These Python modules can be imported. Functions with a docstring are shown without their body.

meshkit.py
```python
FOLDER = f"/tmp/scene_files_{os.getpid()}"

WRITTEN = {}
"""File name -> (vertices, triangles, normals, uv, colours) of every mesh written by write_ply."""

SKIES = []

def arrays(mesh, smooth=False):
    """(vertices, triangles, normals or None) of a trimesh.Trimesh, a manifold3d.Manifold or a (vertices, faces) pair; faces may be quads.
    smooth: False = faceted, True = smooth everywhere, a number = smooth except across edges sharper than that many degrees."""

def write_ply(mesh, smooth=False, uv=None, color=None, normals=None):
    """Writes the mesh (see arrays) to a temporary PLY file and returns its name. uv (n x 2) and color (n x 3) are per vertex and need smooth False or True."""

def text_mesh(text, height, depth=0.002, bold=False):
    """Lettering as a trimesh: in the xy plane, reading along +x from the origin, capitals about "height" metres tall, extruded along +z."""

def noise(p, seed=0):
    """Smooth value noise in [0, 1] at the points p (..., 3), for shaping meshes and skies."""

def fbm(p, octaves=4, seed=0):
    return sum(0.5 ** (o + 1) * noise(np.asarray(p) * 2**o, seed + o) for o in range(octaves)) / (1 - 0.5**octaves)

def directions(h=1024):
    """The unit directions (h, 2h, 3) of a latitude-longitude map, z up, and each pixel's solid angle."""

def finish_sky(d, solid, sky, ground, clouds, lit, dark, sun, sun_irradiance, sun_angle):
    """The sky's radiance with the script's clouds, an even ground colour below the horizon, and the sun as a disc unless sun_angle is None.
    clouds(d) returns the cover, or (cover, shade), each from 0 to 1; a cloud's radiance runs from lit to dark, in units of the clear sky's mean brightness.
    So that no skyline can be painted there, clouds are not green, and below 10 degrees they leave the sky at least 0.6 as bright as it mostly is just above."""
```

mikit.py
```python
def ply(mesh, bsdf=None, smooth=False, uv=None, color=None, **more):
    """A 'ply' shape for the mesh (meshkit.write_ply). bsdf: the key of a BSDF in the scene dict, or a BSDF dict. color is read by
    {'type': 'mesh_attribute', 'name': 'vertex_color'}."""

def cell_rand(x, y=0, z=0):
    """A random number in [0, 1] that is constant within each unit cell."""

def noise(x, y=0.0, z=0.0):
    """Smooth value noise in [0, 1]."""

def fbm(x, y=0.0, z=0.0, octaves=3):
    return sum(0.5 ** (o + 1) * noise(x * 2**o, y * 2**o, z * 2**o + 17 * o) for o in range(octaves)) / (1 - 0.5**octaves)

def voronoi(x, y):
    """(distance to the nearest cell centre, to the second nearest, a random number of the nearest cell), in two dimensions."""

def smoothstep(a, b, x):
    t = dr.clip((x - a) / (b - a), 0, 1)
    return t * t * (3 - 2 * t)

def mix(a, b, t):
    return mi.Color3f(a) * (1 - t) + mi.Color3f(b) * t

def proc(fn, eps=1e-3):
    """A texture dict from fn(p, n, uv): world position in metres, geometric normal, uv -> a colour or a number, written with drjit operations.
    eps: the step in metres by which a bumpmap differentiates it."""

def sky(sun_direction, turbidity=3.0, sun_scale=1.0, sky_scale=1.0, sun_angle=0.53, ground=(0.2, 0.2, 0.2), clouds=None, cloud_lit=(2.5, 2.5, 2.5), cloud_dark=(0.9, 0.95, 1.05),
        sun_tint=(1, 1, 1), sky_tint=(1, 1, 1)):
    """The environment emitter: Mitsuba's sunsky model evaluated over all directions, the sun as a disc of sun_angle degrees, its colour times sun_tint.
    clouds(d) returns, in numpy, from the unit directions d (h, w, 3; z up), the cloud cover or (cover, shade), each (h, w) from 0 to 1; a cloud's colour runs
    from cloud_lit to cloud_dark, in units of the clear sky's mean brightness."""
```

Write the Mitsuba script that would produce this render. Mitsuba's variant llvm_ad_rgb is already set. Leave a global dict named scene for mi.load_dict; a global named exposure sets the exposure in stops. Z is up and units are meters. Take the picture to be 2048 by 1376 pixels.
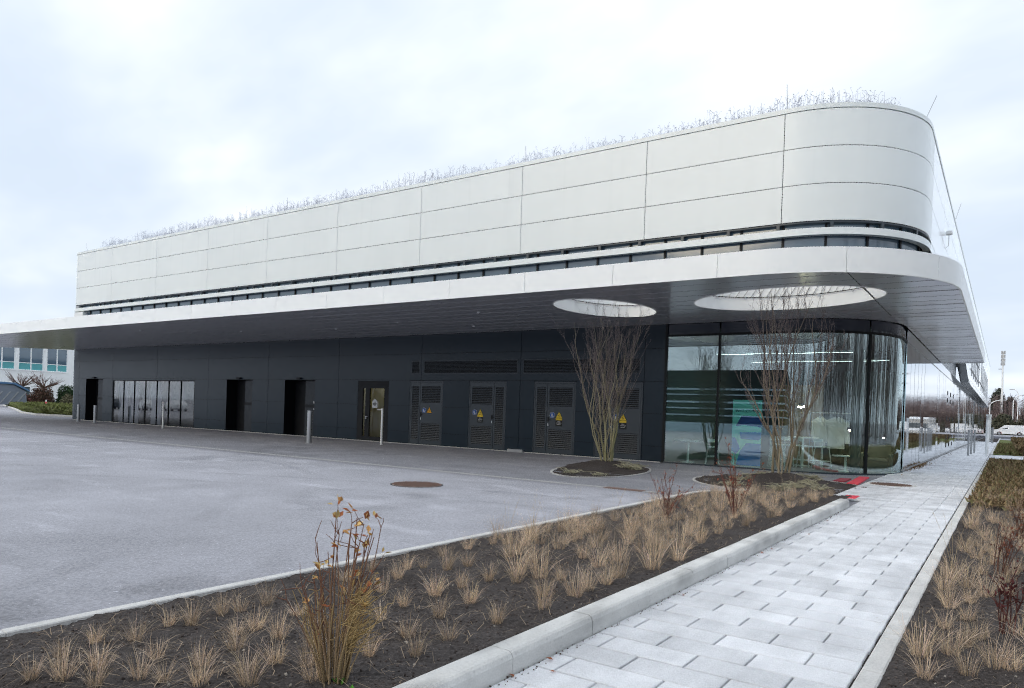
import math, random, numpy as np, trimesh, drjit as dr, mitsuba as mi, mikit, meshkit
from mikit import proc, noise, fbm, cell_rand, smoothstep, mix
from shapely.geometry import Polygon, box as sbox, LineString
from shapely.ops import unary_union
from shapely import affinity
T = mi.ScalarTransform4f
PI = math.pi
rnd = random.Random(7)
rng = np.random.default_rng(11)
scene, labels, used = {}, {}, set()

# ---------------------------------------------------------------- camera, sky, exposure
F_PX, YAW, PITCH, ROLL, CX, CY, EYE = 1433.5, -0.60280853, -0.00727117, 0.03492122, 1024.0, 833.645, 1.6
fw = np.array([math.sin(YAW)*math.cos(PITCH), math.cos(YAW)*math.cos(PITCH), math.sin(PITCH)])
rt = np.array([math.cos(YAW), -math.sin(YAW), 0.0]); up0 = np.cross(rt, fw)
up = -rt*math.sin(ROLL) + up0*math.cos(ROLL)
scene['camera'] = {'type': 'perspective', 'fov': math.degrees(2*math.atan(1024/F_PX)), 'fov_axis': 'x',
                   'principal_point_offset_y': -(CY-688)/1376, 'near_clip': 0.05, 'far_clip': 6000.0,
                   'to_world': T().look_at(origin=[0, 0, EYE], target=[fw[0], fw[1], EYE+fw[2]], up=up.tolist())}

def clouds(d):
    z = np.clip(d[..., 2], 0, 1)
    q = d/(z[..., None]+0.22)
    big = meshkit.fbm(np.stack([q[..., 0]*1.1, q[..., 1]*1.6, q[..., 0]*0+3.1], -1), 4, 1850)
    fine = meshkit.fbm(np.stack([q[..., 0]*3.0+q[..., 1]*.8, q[..., 1]*5.0, q[..., 0]*0+8.7], -1), 5, 9)
    s = 1.07 - 0.36*z - 1.15*(big-0.5) - 1.3*(fine-0.5)
    s = 0.52+0.46*np.tanh((s-0.52)*1.7)
    return np.ones(z.shape), np.clip(s, 0, 1)

scene['sky'] = mikit.sky([-0.30, -0.80, 0.48], turbidity=3, sun_scale=0.09, sky_scale=1.0, sun_angle=34, clouds=clouds,
                         cloud_lit=(2.3, 2.3, 2.32), cloud_dark=(1.10, 1.29, 1.53), sun_tint=(.93, 1, 1.10), ground=(.18, .18, .18))
exposure = 2.97

# ---------------------------------------------------------------- materials
def bsdf(key, base, rough=.6, two=True, **kw):
    b = {'type': 'principled', 'base_color': base if isinstance(base, dict) else {'type': 'rgb', 'value': list(base)}, 'roughness': rough, **kw}
    scene[key] = {'type': 'twosided', 'bsdf': b} if two else b
    return key
def bumped(key, base, rough, fn, scale, eps, **kw):
    b = {'type': 'principled', 'base_color': base if isinstance(base, dict) else {'type': 'rgb', 'value': list(base)}, 'roughness': rough, **kw}
    scene[key] = {'type': 'twosided', 'bsdf': {'type': 'bumpmap', 'arbitrary': proc(fn, eps), 'scale': scale, 'bsdf': b}}
    return key
def c_asphalt(p, n, uv):
    b = fbm(p.x*.35, p.y*.35, 0, 3); m = fbm(p.x*1.7, p.y*1.5, 4.0, 3)
    s = noise(p.x*55, p.y*55, 2.0); st = noise(p.x*140, p.y*140, 5.0)
    streak = fbm(p.x*.5+p.y*.3, p.y*1.4, 9.0, 2)
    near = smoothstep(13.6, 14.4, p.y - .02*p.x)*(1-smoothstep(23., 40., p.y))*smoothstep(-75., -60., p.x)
    arc_ = mi.Float(0)
    for cx, cy, rr, w in ((-22., -6., 17.5, .13), (-22., -6., 19.2, .13), (-3., -14., 24.5, .12), (-3., -14., 26.1, .12), (-40., 30., 21., .15)):
        q = dr.abs(dr.sqrt(dr.square(p.x-cx)+dr.square(p.y-cy))-rr)
        arc_ = arc_ + (1-smoothstep(w*.5, w*1.6, q))*smoothstep(.35, .65, fbm(p.x*.5, p.y*.5, rr, 2))
    pale = smoothstep(.62, .80, fbm(p.x*.8, p.y*2.0, 12., 3))
    oil = smoothstep(.70, .78, noise(p.x*.33, p.y*.33, 21.))*smoothstep(.4, .7, noise(p.x*2.2, p.y*2.2, 3.))
    fl = smoothstep(.975, .985, noise(p.x*19, p.y*19, 31.))
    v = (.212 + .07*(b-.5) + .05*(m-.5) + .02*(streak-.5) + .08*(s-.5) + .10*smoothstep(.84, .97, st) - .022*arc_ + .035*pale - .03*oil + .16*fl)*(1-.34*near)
    return mi.Color3f(1.36, 1.37, 1.50)*v
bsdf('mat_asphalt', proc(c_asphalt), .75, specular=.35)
def c_slab(p, n, uv):
    row = dr.floor((p.y-4.05)/.287); col = dr.floor((p.x+1.92+.3*(row-2*dr.floor(row/2)))/.6)
    r = cell_rand(row, col, 3.0)
    sp = noise(p.x*170, p.y*170, 1.0); sp2 = noise(p.x*420, p.y*420, 3.0); m = fbm(p.x*3.1, p.y*3.1, 2.0, 3); w = fbm(p.x*9, p.y*2, 6.0, 2)
    dirt = smoothstep(.55, .75, fbm(p.x*1.3+4, p.y*1.3, 3., 3))
    edge = smoothstep(-1.75, -2.33, p.x)*fbm(p.x*8, p.y*3, 1., 2)
    v = .61 + .14*(r-.5) + .20*(m-.5) + .12*(w-.5) + .12*(sp-.5) + .12*(sp2-.5) - .05*dirt - .10*edge
    return mi.Color3f(.965, .985, 1.02)*v
bsdf('mat_slab', proc(c_slab), .62, specular=.4)
def c_conc(p, n, uv):
    m = fbm(p.x*4, p.y*4, p.z*4, 3); s = noise(p.x*120, p.y*120, p.z*120); st = fbm(p.x*7, p.y*2.2, p.z*1.5, 2)
    damp = smoothstep(.45, .75, st)*smoothstep(.02, .12, p.z)
    pit = smoothstep(.80, .92, noise(p.x*34, p.y*34, p.z*34))
    v = (.54 + .20*(m-.5) + .10*(s-.5) - .07*pit)*(1-.30*damp)
    return mi.Color3f(1., 1., .97)*v
bsdf('mat_concrete', proc(c_conc), .8)
def c_edge(p, n, uv):
    m = fbm(p.x*5, p.y*5, 0, 3); s = noise(p.x*130, p.y*130, 0)
    return mi.Color3f(1., .99, .96)*(.50 + .16*(m-.5) + .12*(s-.5))
bsdf('mat_edging', proc(c_edge), .8)
def h_soil(p, n, uv):
    return fbm(p.x*38, p.y*38, p.z*38, 3)
def c_soil(p, n, uv):
    a = fbm(p.x*2.1, p.y*2.1, 0, 3); s = noise(p.x*75, p.y*75, p.z*75); t = noise(p.x*160, p.y*160, 7.0)
    v = .050 + .03*(a-.5) + .045*(s-.5) + .11*smoothstep(.88, .97, t)
    return mix((1.10, .93, .86), (.98, .88, .85), a)*v
bumped('mat_soil', proc(c_soil), .9, h_soil, .02, .004, specular=.2)
def c_lawn(p, n, uv):
    a = fbm(p.x*1.3, p.y*1.3, 0, 3); s = noise(p.x*22, p.y*22, 0)
    return mix((.10, .13, .045), (.17, .15, .075), smoothstep(.35, .7, a))*(.7+.6*s)
bsdf('mat_lawn', proc(c_lawn), .9, specular=.1)
def c_white(p, n, uv):
    a = fbm(p.x*.35, p.y*.35, p.z*.5, 2); st = fbm(p.x*2.5, p.y*2.5, p.z*.25, 2)
    cr = cell_rand(dr.floor((p.x+6.1)/5.36), dr.floor((p.z-7.89)/1.163), 2.)
    run = smoothstep(.6, .8, fbm(p.x*5, p.y*5, p.z*.12, 2))*smoothstep(7.8, 11.4, p.z)
    return mi.Color3f(.845, .885, .875)*(1 + .035*(a-.5) + .02*(st-.5) + .035*(cr-.5) - .03*run)
bsdf('mat_white', proc(c_white), .28, specular=.45)
bsdf('mat_white_gloss', (.86, .88, .89), .12, specular=.8)
def c_dark(p, n, uv):
    a = fbm(p.x*.6, p.z*.8, p.y*.3, 2); d = smoothstep(.55, .0, p.z)*fbm(p.x*3, p.z*6, 1.0, 3)
    return mi.Color3f(.005, .017, .030)*(1 + .3*(a-.5)) + mi.Color3f(.012, .012, .011)*d
bsdf('mat_dark', proc(c_dark), .25, specular=.42)
bsdf('mat_dark_frame', (.036, .048, .060), .3, specular=.6)
bsdf('mat_black', (.006, .007, .009), .5, specular=.3)
bsdf('mat_joint', (.05, .055, .06), .7)
bsdf('mat_soffit', (.74, .74, .79), .2, metallic=.62, specular=.5)
bsdf('mat_seam', (.30, .30, .32), .5)
bsdf('mat_slat', (.060, .070, .078), .4)
bsdf('mat_transom', (.008, .014, .030), .06, specular=.7)
bsdf('mat_fascia', (.90, .92, .915), .3, specular=.45)
bsdf('mat_manhole', (.21, .145, .125), .8)
bsdf('mat_ring', (.36, .355, .35), .85)
bsdf('mat_blue_grey', (.40, .50, .57), .5)
scene['mat_glass_door'] = {'type': 'thindielectric', 'int_ior': 1.35, 'ext_ior': 1.0, 'specular_transmittance': {'type': 'rgb', 'value': [.75, .76, .70]}}
bsdf('mat_door', (.010, .015, .022), .4)
bsdf('mat_channel', (.27, .27, .275), .8)
scene['mat_mirror'] = {'type': 'twosided', 'bsdf': {'type': 'principled', 'base_color': {'type': 'rgb', 'value': [.70, .74, .78]}, 'metallic': 1.0, 'roughness': .035}}
scene['mat_glass'] = {'type': 'thindielectric', 'int_ior': 2.75, 'ext_ior': 1.0, 'specular_transmittance': {'type': 'rgb', 'value': [.74, .98, .94]}, 'specular_reflectance': {'type': 'rgb', 'value': [.86, 1., 1.]}}
scene['mat_glass_grey'] = {'type': 'thindielectric', 'int_ior': 1.8, 'ext_ior': 1.0, 'specular_transmittance': {'type': 'rgb', 'value': [.78, .82, .86]}}
bsdf('mat_strip_glass', (.07, .12, .165), .05, specular=1.0, clearcoat=1.0, clearcoat_gloss=.98)
bsdf('mat_steel', (.56, .57, .58), .3, metallic=.9)
bsdf('mat_galv', (.42, .43, .44), .5, metallic=.5)
bsdf('mat_paint_white', (.86, .87, .86), .4)
bsdf('mat_teal', (.10, .36, .38), .3)
bsdf('mat_red', (.62, .045, .07), .6)
bsdf('mat_rust', (.17, .11, .09), .75, metallic=.2)
bsdf('mat_car', (.80, .81, .82), .15, clearcoat=.8, specular=.6)
bsdf('mat_car_dark', (.03, .04, .055), .2, clearcoat=.6)
bsdf('mat_tyre', (.02, .02, .021), .8)
bsdf('mat_carglass', (.03, .04, .045), .05, specular=.9)
bsdf('mat_interior_floor', (.14, .125, .11), .25, specular=.5)
bsdf('mat_interior_wall', (.11, .17, .165), .8)
bsdf('mat_interior_dark', (.05, .07, .075), .6)
bsdf('mat_wood', (.30, .20, .11), .55)
bsdf('mat_olive', (.42, .39, .19), .7)
bsdf('mat_container', (.20, .23, .28), .5)
bsdf('mat_container_lid', (.10, .20, .36), .5)
bsdf('mat_fabric', (.11, .115, .105), .9)
bsdf('mat_blind', (.20, .22, .25), .8)
bsdf('mat_curtain', (.42, .45, .47), .9)
VC = {'type': 'mesh_attribute', 'name': 'vertex_color'}
scene['mat_plant'] = {'type': 'twosided', 'bsdf': {'type': 'principled', 'base_color': VC, 'roughness': .8, 'specular': .15}}
scene['mat_print'] = {'type': 'twosided', 'bsdf': {'type': 'principled', 'base_color': VC, 'roughness': .45, 'specular': .3}}

# ---------------------------------------------------------------- helpers
def key_for(name, parent=None):
    base = f'{parent}__{name}' if parent else name
    k, i = base, 0
    while k in used:
        i += 1; k = f'{base}_{i:03d}'
    used.add(k); return k
def tag(k, label=None, cat=None, group=None, kind=None):
    d = {a: b for a, b in (('label', label), ('category', cat), ('group', group), ('kind', kind)) if b}
    if d: labels[k] = d
    return k
def thing(name, label, cat, group=None, kind=None):
    return tag(key_for(name), label, cat, group, kind)
def obj(name, mesh, mat, parent=None, smooth=False, color=None, label=None, cat=None, group=None, kind=None, **more):
    k = key_for(name, parent)
    scene[k] = mikit.ply(mesh, mat, smooth=smooth, color=color, **more)
    tag(k, label, cat, group, kind); return k
def holder(name, parent):
    return key_for(name, parent)
def join(ms):
    vs, fs, n = [], [], 0
    for v, f in ms:
        vs.append(np.asarray(v, float)); fs.append(np.asarray(f, int)+n); n += len(v)
    return np.vstack(vs), np.vstack(fs)
BF = np.array([[0, 2, 1], [0, 3, 2], [4, 5, 6], [4, 6, 7], [0, 1, 5], [0, 5, 4], [1, 2, 6], [1, 6, 5], [2, 3, 7], [2, 7, 6], [3, 0, 4], [3, 4, 7]])
def bx(x0, x1, y0, y1, z0, z1):
    return np.array([[x0, y0, z0], [x1, y0, z0], [x1, y1, z0], [x0, y1, z0], [x0, y0, z1], [x1, y0, z1], [x1, y1, z1], [x0, y1, z1]], float), BF
def slab(x0, x1, y0, y1, z0, z1, b=.004):
    v = []
    for z, e in ((z0, 0), (z1-b, 0), (z1, b)):
        v += [[x0+e, y0+e, z], [x1-e, y0+e, z], [x1-e, y1-e, z], [x0+e, y1-e, z]]
    f = []
    for r in (0, 4):
        for i in range(4):
            a, c = r+i, r+(i+1) % 4
            f += [[a, c, c+4], [a, c+4, a+4]]
    f += [[8, 9, 10], [8, 10, 11]]
    return np.array(v, float), np.array(f)
def ext(poly, d):                      # shapely polygon(s) extruded along +z
    ms = []
    for g in getattr(poly, 'geoms', [poly]):
        if g.is_empty or g.geom_type != 'Polygon' or g.area < 1e-5: continue
        m = trimesh.creation.extrude_polygon(g, d, engine='earcut'); ms.append((np.array(m.vertices), np.array(m.faces)))
    return join(ms)
def ext_y(poly, y, d):                 # polygon in (X, Z) from Y=y towards -Y
    v, f = ext(poly, d)
    return np.stack([v[:, 0], y-v[:, 2], v[:, 1]], 1), f
def ext_x(poly, x, d):                 # polygon in (Y, Z) from X=x towards +X
    v, f = ext(poly, d)
    return np.stack([x+v[:, 2], v[:, 0], v[:, 1]], 1), f
def ext_z(poly, z, d):
    v, f = ext(poly, d); v = v.copy(); v[:, 2] += z; return v, f
def mv(m, dx=0, dy=0, dz=0, rz=0, s=1):
    v, f = m; c, n = math.cos(rz), math.sin(rz); v = np.asarray(v)*s
    return np.stack([v[:, 0]*c-v[:, 1]*n+dx, v[:, 0]*n+v[:, 1]*c+dy, v[:, 2]+dz], 1), f
def tube(pts, rad, sides=5, cap=True):
    p = np.asarray(pts, float); t = np.gradient(p, axis=0); t /= np.linalg.norm(t, axis=1, keepdims=True)+1e-12
    a = np.cross(t, np.where(np.abs(t[:, 2:]) < .9, [0, 0, 1.], [1., 0, 0])); a /= np.linalg.norm(a, axis=1, keepdims=True)+1e-12
    b = np.cross(t, a); ang = np.arange(sides)*2*PI/sides
    r = np.broadcast_to(rad, (len(p),))
    v = p[:, None]+r[:, None, None]*(np.cos(ang)[None, :, None]*a[:, None]+np.sin(ang)[None, :, None]*b[:, None])
    i, j = np.meshgrid(np.arange(len(p)-1), np.arange(sides), indexing='ij')
    k = (j+1) % sides
    q = np.stack([i*sides+j, i*sides+k, (i+1)*sides+k, (i+1)*sides+j], -1).reshape(-1, 4)
    f = np.vstack([q[:, [0, 1, 2]], q[:, [0, 2, 3]]]); v = v.reshape(-1, 3)
    if cap:
        e = []
        for j in range(1, sides-1):
            e += [[0, j+1, j], [len(v)-sides, len(v)-sides+j, len(v)-sides+j+1]]
        f = np.vstack([f, e])
    return v, f
def cyl(x, y, z0, z1, r, n=16):
    return tube([[x, y, z0], [x, y, z1]], r, n)
def disc(x, y, z, r, h, n=32):
    return cyl(x, y, z, z+h, r, n)
def ellipse(cx, cy, a, b, rot, n=72):
    t = np.linspace(0, 2*PI, n, endpoint=False); c, s = a*np.cos(t), b*np.sin(t)
    return Polygon(np.stack([cx+c*math.cos(rot)-s*math.sin(rot), cy+c*math.sin(rot)+s*math.cos(rot)], 1))
class Path2:                            # footprint line with its outward side on the right-hand side of travel
    def __init__(s, pts):
        s.p = np.array(pts, float); d = np.diff(s.p, axis=0); s.l = np.r_[0, np.cumsum(np.hypot(d[:, 0], d[:, 1]))]
        t = d/np.linalg.norm(d, axis=1, keepdims=True); n = np.stack([t[:, 1], -t[:, 0]], 1)
        nn = np.vstack([n[:1], n[1:]+n[:-1], n[-1:]]); s.n = nn/np.linalg.norm(nn, axis=1, keepdims=True)
    def at(s, u):
        u = np.atleast_1d(u); n = np.stack([np.interp(u, s.l, s.n[:, i]) for i in (0, 1)], 1)
        return np.stack([np.interp(u, s.l, s.p[:, i]) for i in (0, 1)], 1), n/np.linalg.norm(n, axis=1, keepdims=True)
    def sx(s, x, lo=0, hi=1e9):          # arc length where X = x
        u = np.linspace(max(lo, 0), min(hi, s.l[-1]), 60001); q = np.interp(u, s.l, s.p[:, 0]); return u[np.abs(q-x).argmin()]
    def sy(s, y):
        u = np.linspace(s.l[-1]*.0, s.l[-1], 120001); q, w = np.interp(u, s.l, s.p[:, 1]), np.interp(u, s.l, s.p[:, 0])
        c = np.abs(q-y)+np.where(w < -12, 1e3, 0); return u[c.argmin()]
    def samp(s, a, b):
        m = s.l[(s.l > a+1e-4) & (s.l < b-1e-4)]; return np.r_[a, m, b]
    def wall(s, a, b, z0, z1, o0, o1):   # closed strip between two offsets and two heights
        u = s.samp(a, b); p, n = s.at(u); k = len(u)
        z0, z1 = (np.interp(u, [a, b], z) if np.ndim(z) else np.full(k, float(z)) for z in (z0, z1))
        ring = [np.c_[p+n*o1, z0], np.c_[p+n*o1, z1], np.c_[p+n*o0, z1], np.c_[p+n*o0, z0]]
        v = np.vstack(ring); f = []
        for r in range(4):
            for i in range(k-1):
                A, B, C, D = r*k+i, r*k+i+1, ((r+1) % 4)*k+i+1, ((r+1) % 4)*k+i
                f += [[A, B, C], [A, C, D]]
        f += [[0, k, 2*k], [0, 2*k, 3*k], [k-1, 3*k-1, 2*k-1], [k-1, 4*k-1, 3*k-1]]
        return v, np.array(f)
    def sheet(s, a, b, z0, z1, o):
        u = s.samp(a, b); p, n = s.at(u); p = p+n*o; k = len(u)
        v = np.vstack([np.c_[p, np.full(k, z0)], np.c_[p, np.full(k, z1)]])
        f = [x for i in range(k-1) for x in ([i, i+1, k+i+1], [i, k+i+1, k+i])]
        return v, np.array(f)
def arc(cx, cy, r, a0, a1, n=28):
    t = np.radians(np.linspace(a0, a1, n)); return np.stack([cx+r*np.cos(t), cy+r*np.sin(t)], 1).tolist()

# ---------------------------------------------------------------- ground, path, kerbs
WALL_Y, MIR_X, UP_X = 23.62, -2.80, -2.30
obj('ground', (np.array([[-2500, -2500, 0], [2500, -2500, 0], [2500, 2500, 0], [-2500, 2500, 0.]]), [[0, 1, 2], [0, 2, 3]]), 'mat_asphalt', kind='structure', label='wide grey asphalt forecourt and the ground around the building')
def sheet_poly(poly, z):
    ms = []
    for g in getattr(poly, 'geoms', [poly]):
        v, f = trimesh.creation.triangulate_polygon(g, engine='earcut'); ms.append((np.c_[v, np.full(len(v), z)], f))
    return join(ms)
path_poly = unary_union([sbox(-2.37, -.71, -1.5, 16.2).buffer(0) if False else sbox(-2.37, -1.5, -.71, 16.2), sbox(-3.05, 16.2, -.71, 27.2), sbox(MIR_X-.05, 27.2, -.71, 138.), sbox(-.71, 41., 14., 51.)])
PATH = obj('path', sheet_poly(path_poly, .006), 'mat_soil', kind='structure', label='pale paved footpath running along the mirrored side of the building')
slabs = []
ROW0, RH = 4.05, .287
for r in range(-19, 330):
    y0 = ROW0+r*RH
    xl = -2.37 if y0 < 15.9 else (-3.02 if y0 < 26.5 else MIR_X+.03)
    off = -1.92+(.3 if r % 2 else 0)
    k0 = math.floor((xl-off)/.6)
    for k in range(k0, 6):
        a, b = max(off+k*.6, xl), min(off+(k+1)*.6, -.715)
        if b-a > .05: slabs.append((y0, a+.0065, b-.0065))
slabs.sort(key=lambda t: abs(t[0]-2.2) if t[0] > 1.2 else 99+abs(t[0]))
more = []
for i, (y0, a, b) in enumerate(slabs):
    dz = rnd.uniform(-.0015, .0015)
    m = slab(a, b, y0+.006, y0+RH-.006, .008, .034+dz, .005)
    if i < 300: obj('paving_slab', m, 'mat_slab', PATH)
    else: more.append(m)
for r in range(35):                      # crossing path on the right
    for k in range(25):
        more.append(slab(-.70+k*.6+(.3 if r % 2 else 0), -.70+(k+1)*.6-.006+(.3 if r % 2 else 0), 41+r*RH, 41+(r+1)*RH-.005, .008, .034, .004))
obj('far_slabs', join(more), 'mat_slab', PATH, kind='stuff')
KERB = thing('kerb', 'raised light concrete kerb between the mulch bed and the paved path', None, kind='structure')
prof = Polygon([(-2.53, 0), (-2.37, 0), (-2.37, .13), (-2.385, .158), (-2.402, .168), (-2.53, .172)])
y = -2.45
while y < 14.6:
    y1 = min(y+1.0, 14.75); m = ext(prof, y1-y-.006)
    v = np.stack([m[0][:, 0]+rnd.uniform(-.003, .003), y+m[0][:, 2], m[0][:, 1]+rnd.uniform(-.003, .003)], 1)
    obj('kerb_stone', (v, m[1][:, ::-1]), 'mat_concrete', KERB); y = y1
EDGE = thing('path_edging', 'flush pale concrete edging strip along the right side of the paved path', None, kind='structure')
y = -2.
while y < 40.9:
    obj('edging_stone', slab(-.700, -.575, y, min(y+.995, 40.9), 0, .052+rnd.uniform(-.002, .002), .01), 'mat_edging', EDGE); y += 1.0
BEDGE = thing('bed_edging', 'narrow pale concrete edging between the asphalt forecourt and the mulch bed', None, kind='structure')
line = [(-5.37, y) for y in np.arange(-3, 14.1, 1.0)]+arc(-3.77, 14.55, 1.6, 180, 92, 7)+[(-3.1, 16.17), (-2.42, 16.2)]
for a, b in zip(line[:-1], line[1:]):
    d = np.subtract(b, a); L = np.hypot(*d)
    m = slab(.002, L-.002, -.05, .05, 0, .045, .008)
    obj('edging_stone', mv(m, a[0], a[1], rnd.uniform(-.002, .003), math.atan2(d[1], d[0])), 'mat_edging', BEDGE)

def zsoil(x, y):
    return .022+.10*np.clip((x+5.3)/2.75, 0, 1)
def heightfield(xs, ys, zf, keep=None):
    X, Y = np.meshgrid(xs, ys, indexing='ij'); Z = zf(X, Y); n, m = X.shape
    v = np.stack([X, Y, Z], -1).reshape(-1, 3); i = np.arange(n*m).reshape(n, m)
    q = np.stack([i[:-1, :-1], i[1:, :-1], i[1:, 1:], i[:-1, 1:]], -1).reshape(-1, 4)
    if keep is not None:
        c = v[q].mean(1); q = q[keep(c[:, 0], c[:, 1])]
    return v, np.vstack([q[:, [0, 1, 2]], q[:, [0, 2, 3]]])
def rough(X, Y, amp=1.0):
    p = np.stack([X, Y, X*0], -1)
    return amp*(.05*(meshkit.fbm(p*2.2, 3, 2)-.5)+.030*(meshkit.fbm(p*16, 3, 4)-.5)+.016*(meshkit.noise(p*60, 6)-.5))
bedshape = lambda x, y: (x < -2.531) & (x > -5.325) & np.where(y > 14.55, np.hypot(np.maximum(-3.77-x, 0), y-14.55) < 1.56, True)
obj('soil', heightfield(np.arange(-5.325, -2.52, .022), np.r_[np.arange(.6, 8, .022), np.arange(8, 16.15, .05)], lambda X, Y: zsoil(X, Y)+rough(X, Y), bedshape), 'mat_soil', smooth=True, kind='structure', label='dark brown mulch soil of the front planting bed')
obj('soil', heightfield(np.r_[np.arange(-.574, 1.6, .022), np.arange(1.6, 14, .3)], np.r_[np.arange(3.2, 14, .03), np.arange(14, 41., .25)], lambda X, Y: .045+np.clip((X+.6)*.5, 0, 1)*.03+rough(X, Y, .9)), 'mat_soil', smooth=True, kind='structure', label='dark mulch soil of the planting bed right of the path')
# pale stones lying in the mulch
def pebble(x, y, z, r):
    m = trimesh.creation.icosahedron(); v = np.array(m.vertices)*r*rng.uniform(.6, 1.2, (1, 3))*rng.uniform(.85, 1.15, (12, 1))
    return v+[x, y, z], np.array(m.faces)
pb, pc = [], []
for i in range(9000):
    if i % 3: x, y = rng.uniform(-5.25, -2.58), .9+rng.random()**2.2*14
    else: x, y = rng.uniform(-.55, 1.2), 4+rng.random()**1.3*10
    if x < -2 and not bedshape(np.array(x), np.array(y)): continue
    z = (zsoil(x, y) if x < -2 else .05)+rough(np.array(x), np.array(y)); r = rng.uniform(.004, .011)
    m = pebble(x, y, float(z)+r*.3, r); pb.append(m)
    c = np.array([.085, .07, .065])*rng.uniform(.5, 1.3) if rng.random() < .93 else np.array([.36, .33, .29])*rng.uniform(.6, 1.1)
    pc.append(np.tile(c, (12, 1)))
for i in range(420):
    x, y = -2.365+abs(rng.normal(0, .03)), 2.6+rng.random()*12; r = rng.uniform(.003, .007); pb.append(pebble(x, y, .036, r)); pc.append(np.tile(np.array([.10, .075, .06])*rng.uniform(.5, 1.4), (12, 1)))
for i in range(500):
    x, y = -5.43+rng.normal(0, .05), .9+rng.random()**1.5*13; r = rng.uniform(.003, .009); pb.append(pebble(x, y, .004, r)); pc.append(np.tile(np.array([.14, .11, .09])*rng.uniform(.5, 1.6), (12, 1)))
obj('gravel', join(pb), 'mat_plant', color=np.vstack(pc), kind='stuff', label='loose dark gravel and a few pale chips on the mulch', cat='gravel')

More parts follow.
